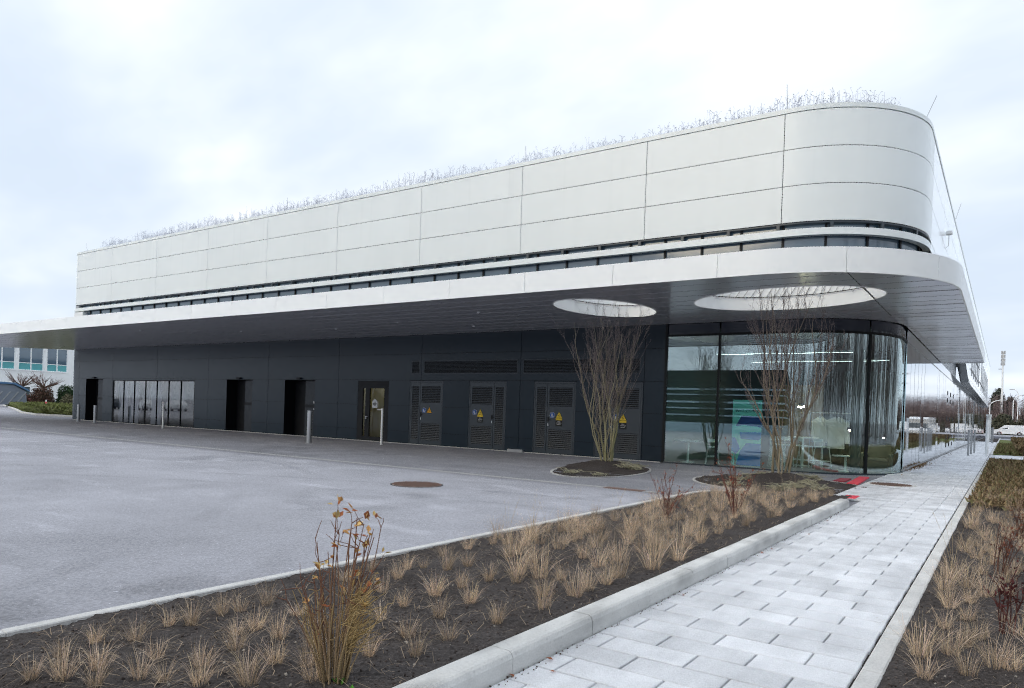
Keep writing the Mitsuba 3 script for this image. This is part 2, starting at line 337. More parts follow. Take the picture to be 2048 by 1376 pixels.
# ---------------------------------------------------------------- main building
B = thing('modern_building', 'long white panelled building with rounded corners, dark ground floor and wide canopy', 'building')
front_l = -53.9
LOW = Path2([(front_l, 60.)]+arc(front_l+.9, WALL_Y+.9, .9, 180, 270, 10)+arc(-5.8, WALL_Y+3.0, 3.0, 270, 360)+[(MIR_X, 137.)])
UPP = Path2([(front_l-.1, 60.)]+arc(front_l+.9, WALL_Y+1.0, 1.0, 180, 270, 10)+arc(-6.0, WALL_Y+3.7, 3.7, 270, 360, 36)+[(UP_X, 137.)])
rows = [.03, .556, 1.696, 2.838, 3.996, 4.835]
xj = [-9.86, -10.62, -15.92, -21.17, -26.44, -31.80, -37.18, -42.55, -47.87, -52.40]
ldoors = [(-21.80, -19.90, 'L'), (-18.46, -16.58, 'R'), (-15.24, -13.38, 'L'), (-12.55, -10.66, 'L')]
recess = [(-51.37, -49.10), (-35.41, -33.13), (-30.43, -28.13)]
opens = [sbox(a, 0, b, 2.81) for a, b in recess]+[sbox(-47.80, 0, -38.50, 2.75), sbox(-25.08, 0, -23.10, 2.78)]+[sbox(a, 0, b, 2.80) for a, b, s in ldoors]
grilles = [(-21.74, -21.25), (-21.02, -16.06), (-15.80, -10.77)]
opens += [sbox(a, 3.12, b, 3.69) for a, b in grilles]
OPEN = unary_union(opens)
def ground_panel(x0, x1, z0, z1):
    g = sbox(x0+.009, z0+.008, x1-.009, z1-.008).difference(OPEN.buffer(.008, join_style=2))
    for q in getattr(g, 'geoms', [g]):
        if q.geom_type == 'Polygon' and q.area > .004:
            obj('ground_floor_panel', ext_y(q, WALL_Y+.03, .03+rnd.uniform(0, .002)), 'mat_dark', B)
for i in range(len(xj)-1):
    x1, x0 = xj[i], xj[i+1]
    for r in range(5):
        cuts = sorted({x0, x1}|({c for a, b in [(a, b) for a, b, s in ldoors]+recess+[(-25.08, -23.10), (-47.80, -38.50)] for c in (a, b) if x0+.05 < c < x1-.05} if r < 3 else set()))
        for a, b in zip(cuts[:-1], cuts[1:]): ground_panel(a, b, rows[r], rows[r+1])
for r in range(5):
    obj('ground_floor_panel', LOW.wall(LOW.sx(-53.0)-1.41, LOW.sx(-52.41), rows[r]+.005, rows[r+1]-.005, -.03, .0), 'mat_dark', B, smooth=30)
backing = sbox(-53.0, .0, -9.80, 4.86).difference(unary_union([sbox(a, 0, b, 2.81) for a, b in recess]+[sbox(-47.75, 0, -38.55, 2.70), sbox(-25.04, 0, -23.14, 2.74)]))
obj('wall_backing', ext_y(backing, WALL_Y+.16, .12), 'mat_black', B)
obj('side_wall', bx(front_l+.03, front_l+.2, WALL_Y+.9, 60, 0, 4.8), 'mat_dark', B)
obj('plinth', bx(-52.9, -9.9, WALL_Y-.035, WALL_Y+.03, 0, .028), 'mat_edging', B)

def slats(x0, x1, z0, z1, n, y, depth=.04):
    ms, p = [], (z1-z0)/n
    for i in range(n):
        z = z0+(i+.5)*p; h = p*.52
        v, f = bx(x0, x1, y, y+depth, z-h*.5, z+h*.5); v = v.copy(); v[:, 1] -= np.where(v[:, 2] < z, .016, 0); ms.append((v, f))
    return join(ms)
def cprint(parts):                     # flat print: list of (mesh, colour)
    return join([m for m, c in parts]), np.vstack([np.tile(c, (len(m[0]), 1)) for m, c in parts])
YEL, BLK, BLU, WHT, ORG = (.72, .50, .03), (.012, .012, .012), (.02, .09, .34), (.75, .75, .75), (.75, .36, .02)
def round_sign(cx, cz, r, y):
    c = ellipse(cx, cz, r, r, 0, 28)
    boot = Polygon([(-.35, .5), (.05, .5), (.05, -.05), (.5, -.3), (.5, -.5), (-.35, -.5)])
    boot = affinity.translate(affinity.scale(boot, r, r, origin=(0, 0)), cx, cz)
    return cprint([(ext_y(c, y, .004), WHT), (ext_y(ellipse(cx, cz, r*.94, r*.94, 0, 28), y-.004, .001), BLU), (ext_y(boot, y-.005, .001), WHT)])
def tri_sign(cx, cz, s, y, col=YEL):
    tri = Polygon([(cx-s, cz-s*.8), (cx+s, cz-s*.8), (cx, cz+s*.95)])
    bolt = affinity.translate(affinity.scale(Polygon([(.1, .55), (-.28, -.05), (0, -.05), (-.15, -.6), (.25, .08), (0, .08)]), s, s, origin=(0, 0)), cx, cz-.2*s)
    ps = [(ext_y(tri.buffer(.012), y, .004), BLK), (ext_y(tri, y-.004, .001), col), (ext_y(bolt, y-.005, .001), BLK)]
    if col is YEL: ps.append((ext_y(sbox(cx-s*1.05, cz-s*1.45, cx+s*1.05, cz-s*.85), y, .004), col))
    return cprint(ps)
for di, (a, b, side) in enumerate(ldoors):
    D = holder('louvre_door', B); w = b-a; yf = WALL_Y+.012
    if side == 'L': n0, n1, m0, m1 = a+.06, a+.60, a+.62, b-.06
    else: m0, m1, n0, n1 = a+.06, b-.62, b-.60, b-.06
    obj('frame', ext_y(sbox(a, .0, b, 2.80).difference(sbox(a+.05, .03, b-.05, 2.745)), yf+.03, .035), 'mat_dark_frame', D)
    gn = sbox(n0+.07, .24, n1-.07, 2.58); gu = sbox(m0+.08, 1.86, m1-.08, 2.58); gl = sbox(m0+.08, .22, m1-.08, .96)
    obj('leaf', ext_y(sbox(m0, .035, m1, 2.735).difference(gu.union(gl)), yf+.035, .035), 'mat_dark_frame', D)
    obj('leaf', ext_y(sbox(n0, .035, n1, 2.735).difference(gn), yf+.035, .035), 'mat_dark_frame', D)
    obj('louvre', join([slats(n0+.065, n1-.065, .24, 2.58, 31, yf+.005), slats(m0+.075, m1-.075, 1.86, 2.58, 10, yf+.005), slats(m0+.075, m1-.075, .22, .96, 10, yf+.005)]), 'mat_slat', D, kind='stuff')
    hx = m0+.06 if side == 'L' else m1-.06
    obj('handle', join([bx(hx-.03, hx+.03, yf-.02, yf, 1.26, 1.44), bx(hx-.015, hx+.10, yf-.055, yf-.03, 1.33, 1.355)]), 'mat_black', D)
    obj('lock', bx(hx-.02, hx+.015, yf-.018, yf, 1.10, 1.20), 'mat_steel', D)
    sx = m0+.24
    m, c = round_sign(sx, 1.52, .115, yf-.001); obj('boot_sign', m, 'mat_print', D, color=c, label='round blue safety boot sign on the louvred door')
    m, c = tri_sign(sx+.30, 1.53, .135, yf-.001, ORG if di == 0 else YEL); obj('warning_sign', m, 'mat_print', D, color=c, label='orange warning triangle on the louvred door' if di == 0 else 'yellow high voltage warning sign on the louvred door')
    if di:
        ps = [(ext_y(sbox(sx+.15, 1.10, sx+.45, 1.325), yf-.001, .004), (.01, .012, .012))]
        for q, (l0, l1) in enumerate(((.24, .36), (.19, .41), (.22, .38))): ps.append((ext_y(sbox(sx+l0, 1.275-q*.06, sx+l1, 1.295-q*.06), yf-.005, .001), (.45, .45, .45)))
        m, c = cprint(ps); obj('notice_plate', m, 'mat_print', D, color=c)
for a, b in grilles:
    D = holder('vent_grille', B)
    obj('frame', ext_y(sbox(a, 3.12, b, 3.69).difference(sbox(a+.03, 3.15, b-.03, 3.66)), WALL_Y+.03, .034), 'mat_dark_frame', D)
    obj('louvre', slats(a+.025, b-.025, 3.15, 3.66, 9, WALL_Y+.002), 'mat_slat', D, kind='stuff')
for i, (a, b) in enumerate(recess):
    D = holder('recessed_door', B)
    obj('lining', join([bx(a-.02, a, WALL_Y, WALL_Y+.9, 0, 2.83), bx(b, b+.02, WALL_Y, WALL_Y+.9, 0, 2.83), bx(a, b, WALL_Y, WALL_Y+.9, 2.81, 2.83), bx(a, b, WALL_Y+.9, WALL_Y+.95, 0, 2.81)]), 'mat_black', D)
    mid = (a+b)/2+(.1 if i else -.1)
    obj('leaf', bx(mid, b-.01, WALL_Y+.30, WALL_Y+.35, .02, 2.80), 'mat_door', D)
    obj('leaf', bx(a+.06, mid-.02, WALL_Y+.62, WALL_Y+.66, .02, 2.80), 'mat_black', D)
    obj('push_bar', bx(mid+.06, b-.14, WALL_Y+.25, WALL_Y+.298, 1.46, 1.60), 'mat_black', D)
    obj('sensor', bx((a+b)/2-.14, (a+b)/2+.14, WALL_Y-.12, WALL_Y-.002, 2.845, 2.94), 'mat_black', D)
    if i == 2: obj('card_reader', join([bx(b-.34, b-.10, WALL_Y+.22, WALL_Y+.299, 1.66, 1.78), bx(b-.34, b-.10, WALL_Y+.22, WALL_Y+.299, 1.34, 1.42)]), 'mat_galv', D)
# glazed bay on the left
W_ = holder('window_bay', B); wx = np.linspace(-47.76, -39.95, 7).tolist()+[-38.54]
obj('frame', ext_y(sbox(-47.80, 0, -38.50, 2.75).difference(unary_union([sbox(p+.018, .05, q-.018, 2.71) for p, q in zip(wx[:-1], wx[1:])])), WALL_Y+.07, .06), 'mat_black', W_)
for p, q in zip(wx[:-1], wx[1:]):
    t = rnd.uniform(-.002, .002)
    obj('pane', (np.array([[p+.03, WALL_Y+.05-t, .04], [q-.03, WALL_Y+.05+t, .04], [q-.03, WALL_Y+.05+t, 2.71], [p+.03, WALL_Y+.05-t, 2.71]]), [[0, 1, 2], [0, 2, 3]]), 'mat_glass_grey', W_)
for i, (p, q) in enumerate(zip(wx[:-1], wx[1:])):
    if i in (0, 3, 1): obj('blind', bx(p+.1, q-.05, WALL_Y+.35, WALL_Y+.37, .05, 2.68), 'mat_blind', W_)
obj('room', join([bx(-47.9, -38.4, WALL_Y+3.0, WALL_Y+3.1, 0, 2.9), bx(-47.95, -47.9, WALL_Y+.2, WALL_Y+3, 0, 2.9), bx(-38.4, -38.35, WALL_Y+.2, WALL_Y+3, 0, 2.9), bx(-47.9, -38.4, WALL_Y+.2, WALL_Y+3, 2.85, 2.9), bx(-47.9, -38.4, WALL_Y+.2, WALL_Y+3, -.02, .01)]), 'mat_interior_dark', W_)
# glazed entrance door
D = holder('entrance_door', B); a, b = -25.08, -23.10
g1, g2 = sbox(a+.33, .22, a+.50, 2.46), sbox(a+.78, .22, b-.27, 2.46)
obj('frame', ext_y(sbox(a, 0, b, 2.78).difference(g1.union(g2)), WALL_Y+.07, .07), 'mat_black', D)
for g in (g1, g2):
    x0, z0, x1, z1 = g.bounds
    obj('pane', (np.array([[x0, WALL_Y+.04, z0], [x1, WALL_Y+.04, z0], [x1, WALL_Y+.04, z1], [x0, WALL_Y+.04, z1]]), [[0, 1, 2], [0, 2, 3]]), 'mat_glass_door', D)
obj('handle', join([bx(a+.60, a+.64, WALL_Y-.06, WALL_Y-.04, 1.06, 1.16), bx(a+.60, a+.74, WALL_Y-.08, WALL_Y-.055, 1.12, 1.145), bx(a+.60, a+.64, WALL_Y-.06, WALL_Y-.001, 1.02, 1.06)]), 'mat_steel', D)
obj('pull_handle', tube([[a+.86, WALL_Y-.01, .72], [a+.86, WALL_Y-.07, .78], [a+.86, WALL_Y-.07, 1.10], [a+.86, WALL_Y-.01, 1.16]], .016, 8), 'mat_black', D)
m, c = cprint([(ext_y(Polygon([(a+.92, 1.55), (a+1.26, 1.55), (a+1.26, 1.84), (a+1.09, 1.98), (a+.92, 1.84)]), WALL_Y+.035, .003), (.62, .64, .66)), (ext_y(ellipse(a+1.09, 1.73, .11, .08, 0, 16), WALL_Y+.031, .001), (.16, .17, .18))])
obj('paper_notice', m, 'mat_print', D, color=c)
obj('corridor', join([bx(a-.3, b+.3, WALL_Y+1.3, WALL_Y+1.4, 0, 2.9), bx(a-.35, a-.3, WALL_Y+.2, WALL_Y+1.4, 0, 2.9), bx(b+.3, b+.35, WALL_Y+.2, WALL_Y+1.4, 0, 2.9), bx(a-.3, b+.3, WALL_Y+.2, WALL_Y+1.4, 2.85, 2.9)]), 'mat_olive', D)
obj('ceiling_light', (np.array([[a+.2, WALL_Y+.5, 2.84], [a+.2, WALL_Y+1.1, 2.84], [b-.2, WALL_Y+1.1, 2.84], [b-.2, WALL_Y+.5, 2.84]]), np.array([[0, 1, 2], [0, 2, 3]])), 'mat_paint_white', D, emitter={'type': 'area', 'radiance': {'type': 'rgb', 'value': [.16, .15, .10]}})
obj('drain_box', bx(-16.34, -15.62, WALL_Y-.14, WALL_Y-.04, 0, .11), 'mat_steel', B)

# corner glazing
def sarc(x): return LOW.sx(x, LOW.sx(-12.0))
s0, sA, sB, sC = sarc(-9.84), sarc(-7.95), LOW.sx(-3.52, LOW.sx(-12.)), LOW.sy(27.35)
sm = [s0, sA, sB, sC]
for i, (p, q) in enumerate(zip(sm[:-1], sm[1:])):
    obj('glass_pane', LOW.sheet(p+.03, q-(.03 if q < sC else 0), .05, 4.40, -.05), 'mat_glass', B, smooth=True)
    obj('transom_pane', LOW.sheet(p+.03, q-.03, 4.47, 4.83, -.05), 'mat_transom', B, smooth=True)
obj('transom', LOW.wall(s0, sC, 4.40, 4.47, -.10, -.01), 'mat_black', B, smooth=30)
obj('sill', LOW.wall(s0, sC, 0.0, .05, -.12, 0.0), 'mat_dark_frame', B, smooth=30)
for p, w in ((s0, .05), (sA, .035), (sB, .03)):
    obj('mullion', LOW.wall(p-w, p+w, .05, 4.40, -.13, -.002), 'mat_black', B)
obj('reveal', bx(-9.87, -9.79, WALL_Y+.0, WALL_Y+.14, .0, 4.83), 'mat_black', B)
foot = Polygon([tuple(q) for q in LOW.at(np.r_[LOW.samp(0, LOW.l[-1])])[0]]+[(-53.9, 137.)]).buffer(0)
# lobby: floor, back wall, ceiling, column
roomp = foot.intersection(sbox(-9.9, 20, -2, 33.)).buffer(-.15)
obj('lobby_floor', ext_z(roomp, .0, .012), 'mat_interior_floor', B)
obj('lobby_wall', join([bx(-9.98, -9.9, WALL_Y+.16, 33, 0, 4.8), bx(-9.98, -2.95, 33, 33.1, 0, 4.8)]), 'mat_interior_wall', B)
obj('lobby_ceiling', ext_z(foot.intersection(sbox(-9.95, 20, -2, 33.)).buffer(-.12), 4.60, .05), 'mat_interior_dark', B)
obj('lobby_column', cyl(-3.95, 25.2, .012, 4.6, .16, 20), 'mat_interior_dark', B, smooth=30)
obj('partition', bx(-7.3, -5.7, 28.9, 29.1, .012, 3.0), 'mat_wood', B)
obj('partition', bx(-5.2, -3.1, 30.2, 30.4, .012, 3.6), 'mat_interior_dark', B)

# mirrored side wall
u = LOW.sy(27.42); k = 0
while u < LOW.l[-1]-1.3:
    v, f = LOW.wall(u+.018, u+1.315, .12, 4.40, -.03, 0); v = v.copy()
    t, yc = rnd.gauss(0, .005), v[:, 1].mean(); v[:, 0] += (v[:, 1]-yc)*t+(v[:, 2]-2.2)*rnd.gauss(0, .0008)
    obj('mirror_panel', (v, f), 'mat_mirror', B); u += 1.333; k += 1
obj('mirror_header', LOW.wall(LOW.sy(27.42), LOW.l[-1], 4.43, 4.835, -.03, 0), 'mat_mirror', B)
obj('mirror_rail', LOW.wall(LOW.sy(27.42), LOW.l[-1], 4.40, 4.43, -.03, .012), 'mat_galv', B)
obj('mirror_backing', LOW.wall(LOW.sy(27.42), LOW.l[-1], 0, 4.86, -.25, -.06), 'mat_black', B)
obj('mirror_base', LOW.wall(LOW.sy(27.42), LOW.l[-1], 0, .11, -.05, -.005), 'mat_galv', B)
for y0 in (48., 112.):
    for dy in (0, 2.6, 5.4):
        for z in (.42, .86, 1.95, 3.0, 3.42): obj('black_marker', bx(MIR_X-.01, MIR_X+.012, y0+dy, y0+dy+.62, z, z+.24), 'mat_black', B)

# upper storey
obj('upper_backing', UPP.wall(.2, UPP.l[-1], 7.86, 11.40, -.20, -.035), 'mat_joint', B, smooth=30)
uz = [7.890, 9.055, 10.215, 11.375]
ux = [-53.05, -48.37, -43.0, -37.62, -32.25, -26.87, -21.5, -16.15, -10.82, -6.10]
us = [UPP.sx(-53.05)-1.55]+[UPP.sx(x) for x in ux]
us = [us[1]-1.62]+us[1:]
sE = UPP.sy(WALL_Y+3.7); us += [sE+.9+5.35*i for i in range(0, 21)]
us = [x for x in us if x < UPP.l[-1]]
for i, (p, q) in enumerate(zip(us[:-1], us[1:])):
    for r in range(3):
        obj('facade_panel', UPP.wall(p+.012, q-.012, uz[r]+.012, uz[r+1]-.012, -.03, .0), 'mat_white' if q <= sE+1 else 'mat_white_gloss', B, smooth=30)
obj('coping', UPP.wall(us[0], UPP.l[-1], 11.385, 11.53, -.45, .02), 'mat_white', B, smooth=30)
# east side: lower rows beyond the canopy, dipping down
for i, (p, q) in enumerate(zip(us[:-1], us[1:])):
    yp, yq = UPP.at(p)[0][0, 1], UPP.at(q)[0][0, 1]
    if p < sE+.5: continue
    lo = lambda y: float(np.interp(y, [40, 50, 57, 62], [7.6, 7.0, 5.75, 4.86]))
    for (za, zb) in ((6.55, 7.872), (5.2, 6.53), (4.84, 5.18)):
        a0, a1 = max(za, lo(yp)), max(za, lo(yq))
        if a0 >= zb-.05 and a1 >= zb-.05: continue
        obj('facade_panel', UPP.wall(p+.009, q-.009, (min(a0, zb-.02), min(a1, zb-.02)), zb, -.03, 0), 'mat_white_gloss', B)
ep = Polygon([(40, 7.62), (50, 7.02), (57, 5.77), (62, 4.89), (137, 4.89), (137, 4.86), (62, 4.86), (57, 5.74), (50, 6.99), (40, 7.59)])
obj('overhang_soffit', ext_x(ep, MIR_X-.02, .52), 'mat_dark_frame', B)
obj('overhang_core', ext_x(Polygon([(42.6, 4.83), (56, 4.83), (56, 7.9), (42.6, 7.9)]), MIR_X-.3, .28), 'mat_dark', B)
for y0 in list(np.arange(66, 84, 4.2))+list(np.arange(92, 126, 5.)):
    obj('window_slot', bx(UP_X-.01, UP_X+.05, y0, y0+.22, 5.6, 8.6), 'mat_galv', B)
for y0, z in ((64, 7.3), (64, 6.0), (86, 6.2)): obj('rail', bx(UP_X, UP_X+.06, y0, y0+20, z, z+.07), 'mat_galv', B)
# strip windows, fin, brackets
sR = UPP.sy(27.2)
obj('strip_backing', UPP.wall(.5, sR, 5.2, 7.86, -.9, -.75), 'mat_black', B, smooth=30)
obj('strip_header', UPP.wall(.5, sR, 7.84, 7.88, -.75, -.02), 'mat_dark_frame', B, smooth=30)
wj = [UPP.sx(-52.8)]
while wj[-1] < sR-1.3: wj.append(wj[-1]+1.335)
for p, q in zip(wj[:-1], wj[1:]):
    obj('strip_window', UPP.sheet(p+.03, q-.03, 5.4, 7.84, -.22), 'mat_strip_glass', B, smooth=True)
    obj('strip_mullion', UPP.wall(q-.035, q+.035, 5.4, 7.84, -.24, -.16), 'mat_black', B)
obj('sun_fin', UPP.wall(us[0], sR+.4, 7.45, 7.665, -.16, .05), 'mat_white', B, smooth=30)
s_ = UPP.sx(-52.6)
while s_ < sR:
    obj('fin_bracket', UPP.wall(s_-.05, s_+.05, 7.66, 7.89, -.14, -.02), 'mat_dark_frame', B); s_ += 1.60
obj('fin_end', UPP.wall(us[0], UPP.sx(-52.75), 7.70, 7.86, -.3, -.02), 'mat_galv', B)
obj('fin_end', UPP.wall(us[0]+.3, UPP.sx(-52.0), 7.1, 7.38, -.3, .06), 'mat_paint_white', B)
ufoot = Polygon([tuple(q) for q in UPP.at(UPP.samp(0, UPP.l[-1]))[0]]+[(front_l, 137.)]).buffer(0)
obj('roof', ext_z(ufoot.buffer(-.3), 11.30, .08), 'mat_joint', B)
obj('floor_slab', ext_z(ufoot.buffer(-1.0), 5.0, .1), 'mat_joint', B)
for x, y, dx, h in ((-6.15, 24.1, -.05, 1.0), (-53.1, 24.3, -.35, .8), (-2.55, 26.7, .38, .75), (-2.5, 41.5, .35, 1.1), (-31.5, 24.2, .02, .9), (-16.4, 24.2, -.04, .9)):
    obj('lightning_rod', tube([[x, y, 11.35], [x+dx, y, 11.53+h]], .009, 6), 'mat_galv', B)
L_ = holder('wall_lamp', B)
obj('arm', tube([[UP_X, 34.6, 9.0], [UP_X+.12, 34.6, 9.1], [UP_X+.12, 34.6, 9.55]], .02, 6), 'mat_paint_white', L_)
obj('head', bx(UP_X+.02, UP_X+.24, 34.45, 34.75, 9.56, 9.68), 'mat_paint_white', L_)

# canopy
C = holder('canopy', B); SZ, TZ = 4.84, 5.37
CAN = Path2([(-76., 20.), (-76., 16.1)]+[(-75.9, 16.1)]+arc(-4.75, 19.9, 3.8, 270, 360, 36)+[(-.95, 42.55)])
cpoly = Polygon([tuple(q) for q in CAN.at(CAN.samp(0, CAN.l[-1]))[0]]+[(-6, 42.55), (-6, 27.5), (-10, 25), (-52.5, 25), (-52.9, 24.6), (-53.95, 24.0), (-54.2, 23.3), (-57.9, 20.8), (-63, 18.3), (-76, 18)]).buffer(0)
cpoly = cpoly.difference(foot)
ov = [ellipse(-10.131, 19.559, 1.96, 1.293, 1.431), ellipse(-4.954, 19.742, 2.474, 1.753, -.186)]
OV = unary_union(ov)
fs = [CAN.sx(-75.8)]+[CAN.sx(-2.9-2.64*i) for i in range(27, -1, -1)]
sc_ = CAN.sx(-1.32, CAN.sx(-4)); fs += [sc_]+[CAN.sy(y) for y in (19.9, 25.2, 30.5, 35.8, 42.54)]
for p, q in zip(fs[:-1], fs[1:]):
    obj('fascia_panel', CAN.wall(p+.006, q-.006, SZ-.02, TZ, -.04, 0), 'mat_fascia', C, smooth=30)
obj('roof_sheet', ext_z(cpoly.buffer(-.05).difference(OV.buffer(.06)), TZ-.06, .05), 'mat_joint', C)
obj('inner_core', ext_z(cpoly.buffer(-.08).difference(OV.buffer(.06)), SZ+.035, .05), 'mat_galv', C)
obj('end_fascia', bx(-2.78, -.96, 42.5, 42.54, SZ-.02, TZ), 'mat_white', C)
region = cpoly.buffer(-.028).difference(OV.buffer(.034))
jx = [-76., -65., -54.3, -49.6, -45., -42.5]+[-2.9-2.64*i for i in range(14, -1, -1)]+[-.9]
yy = 16.1; strips = []
while yy < 42.5: strips.append((yy, min(yy+.748, 42.5))); yy += .748
for y0, y1 in strips:
    for x0, x1 in zip(jx[:-1], jx[1:]):
        g = region.intersection(sbox(x0+.006, y0+.006, x1-.006, y1-.006))
        if x1 == -.9: g = region.intersection(sbox(x0+.012, y0+.006, x1, y1-.006))
        for q in getattr(g, 'geoms', [g]):
            if q.geom_type != 'Polygon' or q.area < .01: continue
            v, f = ext_z(q, SZ, .03); v = v.copy()
            east = x1 == -.9 or (x1 > -8 and y0 > 22)
            v[:, 2] += (v[:, 1]-(y0+y1)/2)*rnd.gauss(0, .006 if east or x1 < -53 else .002)
            obj('soffit_panel', (v, f), 'mat_soffit', C)
for e in ov:
    R = holder('skylight_opening', B)
    ring = e.buffer(.03).difference(e)
    obj('rim', ext_z(ring, SZ-.012, .80), 'mat_paint_white', R, smooth=40)
    p = np.array(e.buffer(-.05).exterior.coords); cab = np.c_[p, np.full(len(p), SZ+.36)]
    obj('cable', tube(cab, .012, 5, False), 'mat_black', R)
    q = np.array(e.buffer(-.03).exterior.coords)
    for i in range(0, len(p)-1, 5):
        x, y = p[i, :2]; t = np.linspace(0, 2*PI, 9); n = np.array([x, y])-np.array(e.centroid.coords[0]); n /= np.linalg.norm(n)
        obj('cable_ring', tube(np.c_[x-n[1]*.035*np.cos(t), y+n[0]*.035*np.cos(t), SZ+.33+0.035*np.sin(t)], .014, 5, False), 'mat_steel', R)
    if e is ov[1]:
        rods = []
        for s in np.linspace(0, 1, 62)[:-1]:
            a = e.buffer(-.04).exterior.interpolate(s, True); b = e.buffer(-.04).exterior.interpolate((s+.018) % 1, True)
            if a.y > 19.6: rods.append(tube([[a.x, a.y, SZ+.37], [b.x, b.y, SZ+.76]], 0.011, 4))
        obj('trellis', join(rods), 'mat_galv', R, kind='stuff')
for x, y in ((-37.5, 20.5), (-29., 20.0), (-23.5, 20.8), (-19.2, 20.), (-14.5, 18.9), (-34., 18.), (-17., 21.9)):
    obj('downlight', disc(x, y, SZ-.03, .06, .04, 14), 'mat_steel', C)
seams = []
for y0, y1 in strips[1:]:
    for g in getattr(region.intersection(LineString([(-77, y0), (0, y0)])), 'geoms', [region.intersection(LineString([(-77, y0), (0, y0)]))]):
        if g.geom_type == 'LineString' and g.length > .3:
            (a, _), (b, _) = g.coords[0], g.coords[-1]; seams.append(bx(min(a, b)+.01, max(a, b)-.01, y0-.010, y0+.010, SZ-.006, SZ+.02))
obj('soffit_seam', join(seams), 'mat_seam', C, kind='stuff')
obj('joint_strip', bx(-2.909, -2.891, 16.6, 23.9, SZ-.003, SZ+.034), 'mat_black', C)

# ---------------------------------------------------------------- forecourt details
for i in range(9):
    pass
DC = thing('drainage_channel', 'pale concrete drainage line crossing the asphalt in front of the canopy', None, kind='structure')
x = -60.
while x < -7.2:
    obj('channel_stone', slab(x, x+1.49, 14.10, 14.30, 0, .008, .003), 'mat_channel', DC); x += 1.5
obj('channel_grate', bx(-7.2, -6.3, 14.08, 14.32, 0, .012), 'mat_rust', DC)
def manhole(x, y, r, label, ring):
    M = thing('manhole_cover', label, 'manhole cover')
    obj('lid', disc(x, y, 0, r, .042 if ring else .012, 40), 'mat_rust' if ring else 'mat_manhole', M)
    st = []
    for i in range(-9, 10):
        for j in range(-9, 10):
            if math.hypot(i, j) < 8.6: st.append(bx(x+i*r/9-.016, x+i*r/9+.016, y+j*r/9-.016, y+j*r/9+.016, (.042 if ring else .012), (.052 if ring else .024)))
    obj('stud', join(st), 'mat_rust', M, kind='stuff')
    e = ellipse(x, y, r+(.10 if ring else .03), r+(.10 if ring else .03), 0, 40).difference(ellipse(x, y, r+.004, r+.004, 0, 40))
    obj('surround', ext_z(e, .0, .039 if ring else .010), 'mat_edging' if ring else 'mat_joint', M)
manhole(-10.1, 11.25, .52, 'round rusty manhole cover in the open asphalt', False)
manhole(-2.42, 21.1, .50, 'round rusty manhole cover in the paving beside the glass corner', True)
bsdf('mat_dark_red', (.26, .035, .05), .7)
def red_sheet(pts, label):
    obj('red_ground_marking', ext_z(Polygon(pts), .0, .040), 'mat_dark_red' if 'dark red' in label else 'mat_red', label=label, cat='ground marking')
red_sheet([(-3.36, 20.35), (-3.10, 20.42), (-3.26, 23.45), (-3.52, 23.35)], 'bright red strip on the ground beside the glass corner')
red_sheet([(-3.80, 20.95), (-3.52, 21.0), (-3.56, 22.3), (-3.82, 22.1)], 'shorter dark red strip on the asphalt left of the bright red one')
red_sheet([(-2.80, 16.32), (-2.52, 16.32), (-2.54, 17.1), (-2.80, 17.05)], 'red plate on the ground at the far end of the raised kerb')
def tree_bed(e, name_label, tx, ty):
    P = thing('tree_bed', name_label, None, kind='structure')
    ring = np.array(e.exterior.segmentize(.9).coords); L = e.exterior.length; n = int(L/.8)
    for i in range(n):
        s = [e.exterior.interpolate(t/n, True) for t in np.linspace(i, i+1, 4)]
        q = LineString([(a.x, a.y) for a in s]).buffer(.036, cap_style=2)
        obj('edging_stone', ext_z(q, 0, .022), 'mat_ring', P)
    inner = e.buffer(-.03); x0, y0, x1, y1 = inner.bounds
    import shapely
    keep = lambda X, Y: shapely.contains_xy(inner, X, Y)
    zf = lambda X, Y: .012+.24*np.exp(-((X-tx)**2/.9+(Y-ty)**2/.7))+rough(X, Y, 1.5)
    obj('bed_soil', heightfield(np.arange(x0, x1, .04), np.arange(y0, y1, .04), zf, keep), 'mat_soil', P, smooth=True)
    return zf
e1, e2 = ellipse(-9.466, 18.453, 2.70, 1.23, -1.372), ellipse(-4.66, 18.76, 2.08, 2.45, .225)
z1 = tree_bed(e1, 'oval concrete edged soil bed of the left tree', -9.7, 19.07)
z2 = tree_bed(e2, 'oval concrete edged soil bed of the tree by the glass', -4.75, 19.37)

def bollard(x, y, r, h, label, group=None, mat='mat_steel', hook=False, cap=False):
    Bo = thing('bollard', label, 'bollard', group)
    obj('post', join([cyl(x, y, 0, h-.01, r, 18), cyl(x, y, h-.01, h, r*.9, 18)]), mat, Bo, smooth=30)
    obj('base_plate', disc(x, y, 0, r*1.7, .012, 18), 'mat_galv', Bo)
    if hook: obj('arm', tube([[x, y, h-.06], [x-.24, y-.05, h-.06]], .022, 8), mat, Bo)
    if cap: obj('cap', cyl(x, y, h, h+.05, r*1.25, 18), mat, Bo, smooth=30)
bollard(-48.85, 22.05, .085, 1.10, 'steel bollard left of the far left dark doorway')
bollard(-46.80, 22.10, .085, 1.10, 'steel bollard in front of the far left dark doorway')
bollard(-38.16, 21.6, .045, 1.45, 'thin pale post in front of the ground floor window bay', mat='mat_paint_white')
bollard(-23.72, 19.7, .10, 1.35, 'thick steel bollard in front of the third dark doorway')
bollard(-21.65, 21.8, .045, 1.55, 'thin white post with a short arm before the glazed door', mat='mat_paint_white', hook=True)
for x, y, lb in ((-1.66, 47.4, 'nearest of the thin dark posts beside the mirrored wall'), (-1.63, 50.6, 'middle one of the thin dark posts beside the mirrored wall'), (-1.55, 53.2, 'farthest of the thin dark posts beside the mirrored wall')):
    bollard(x, y, .05, 1.43, lb, mat='mat_galv', cap=True)
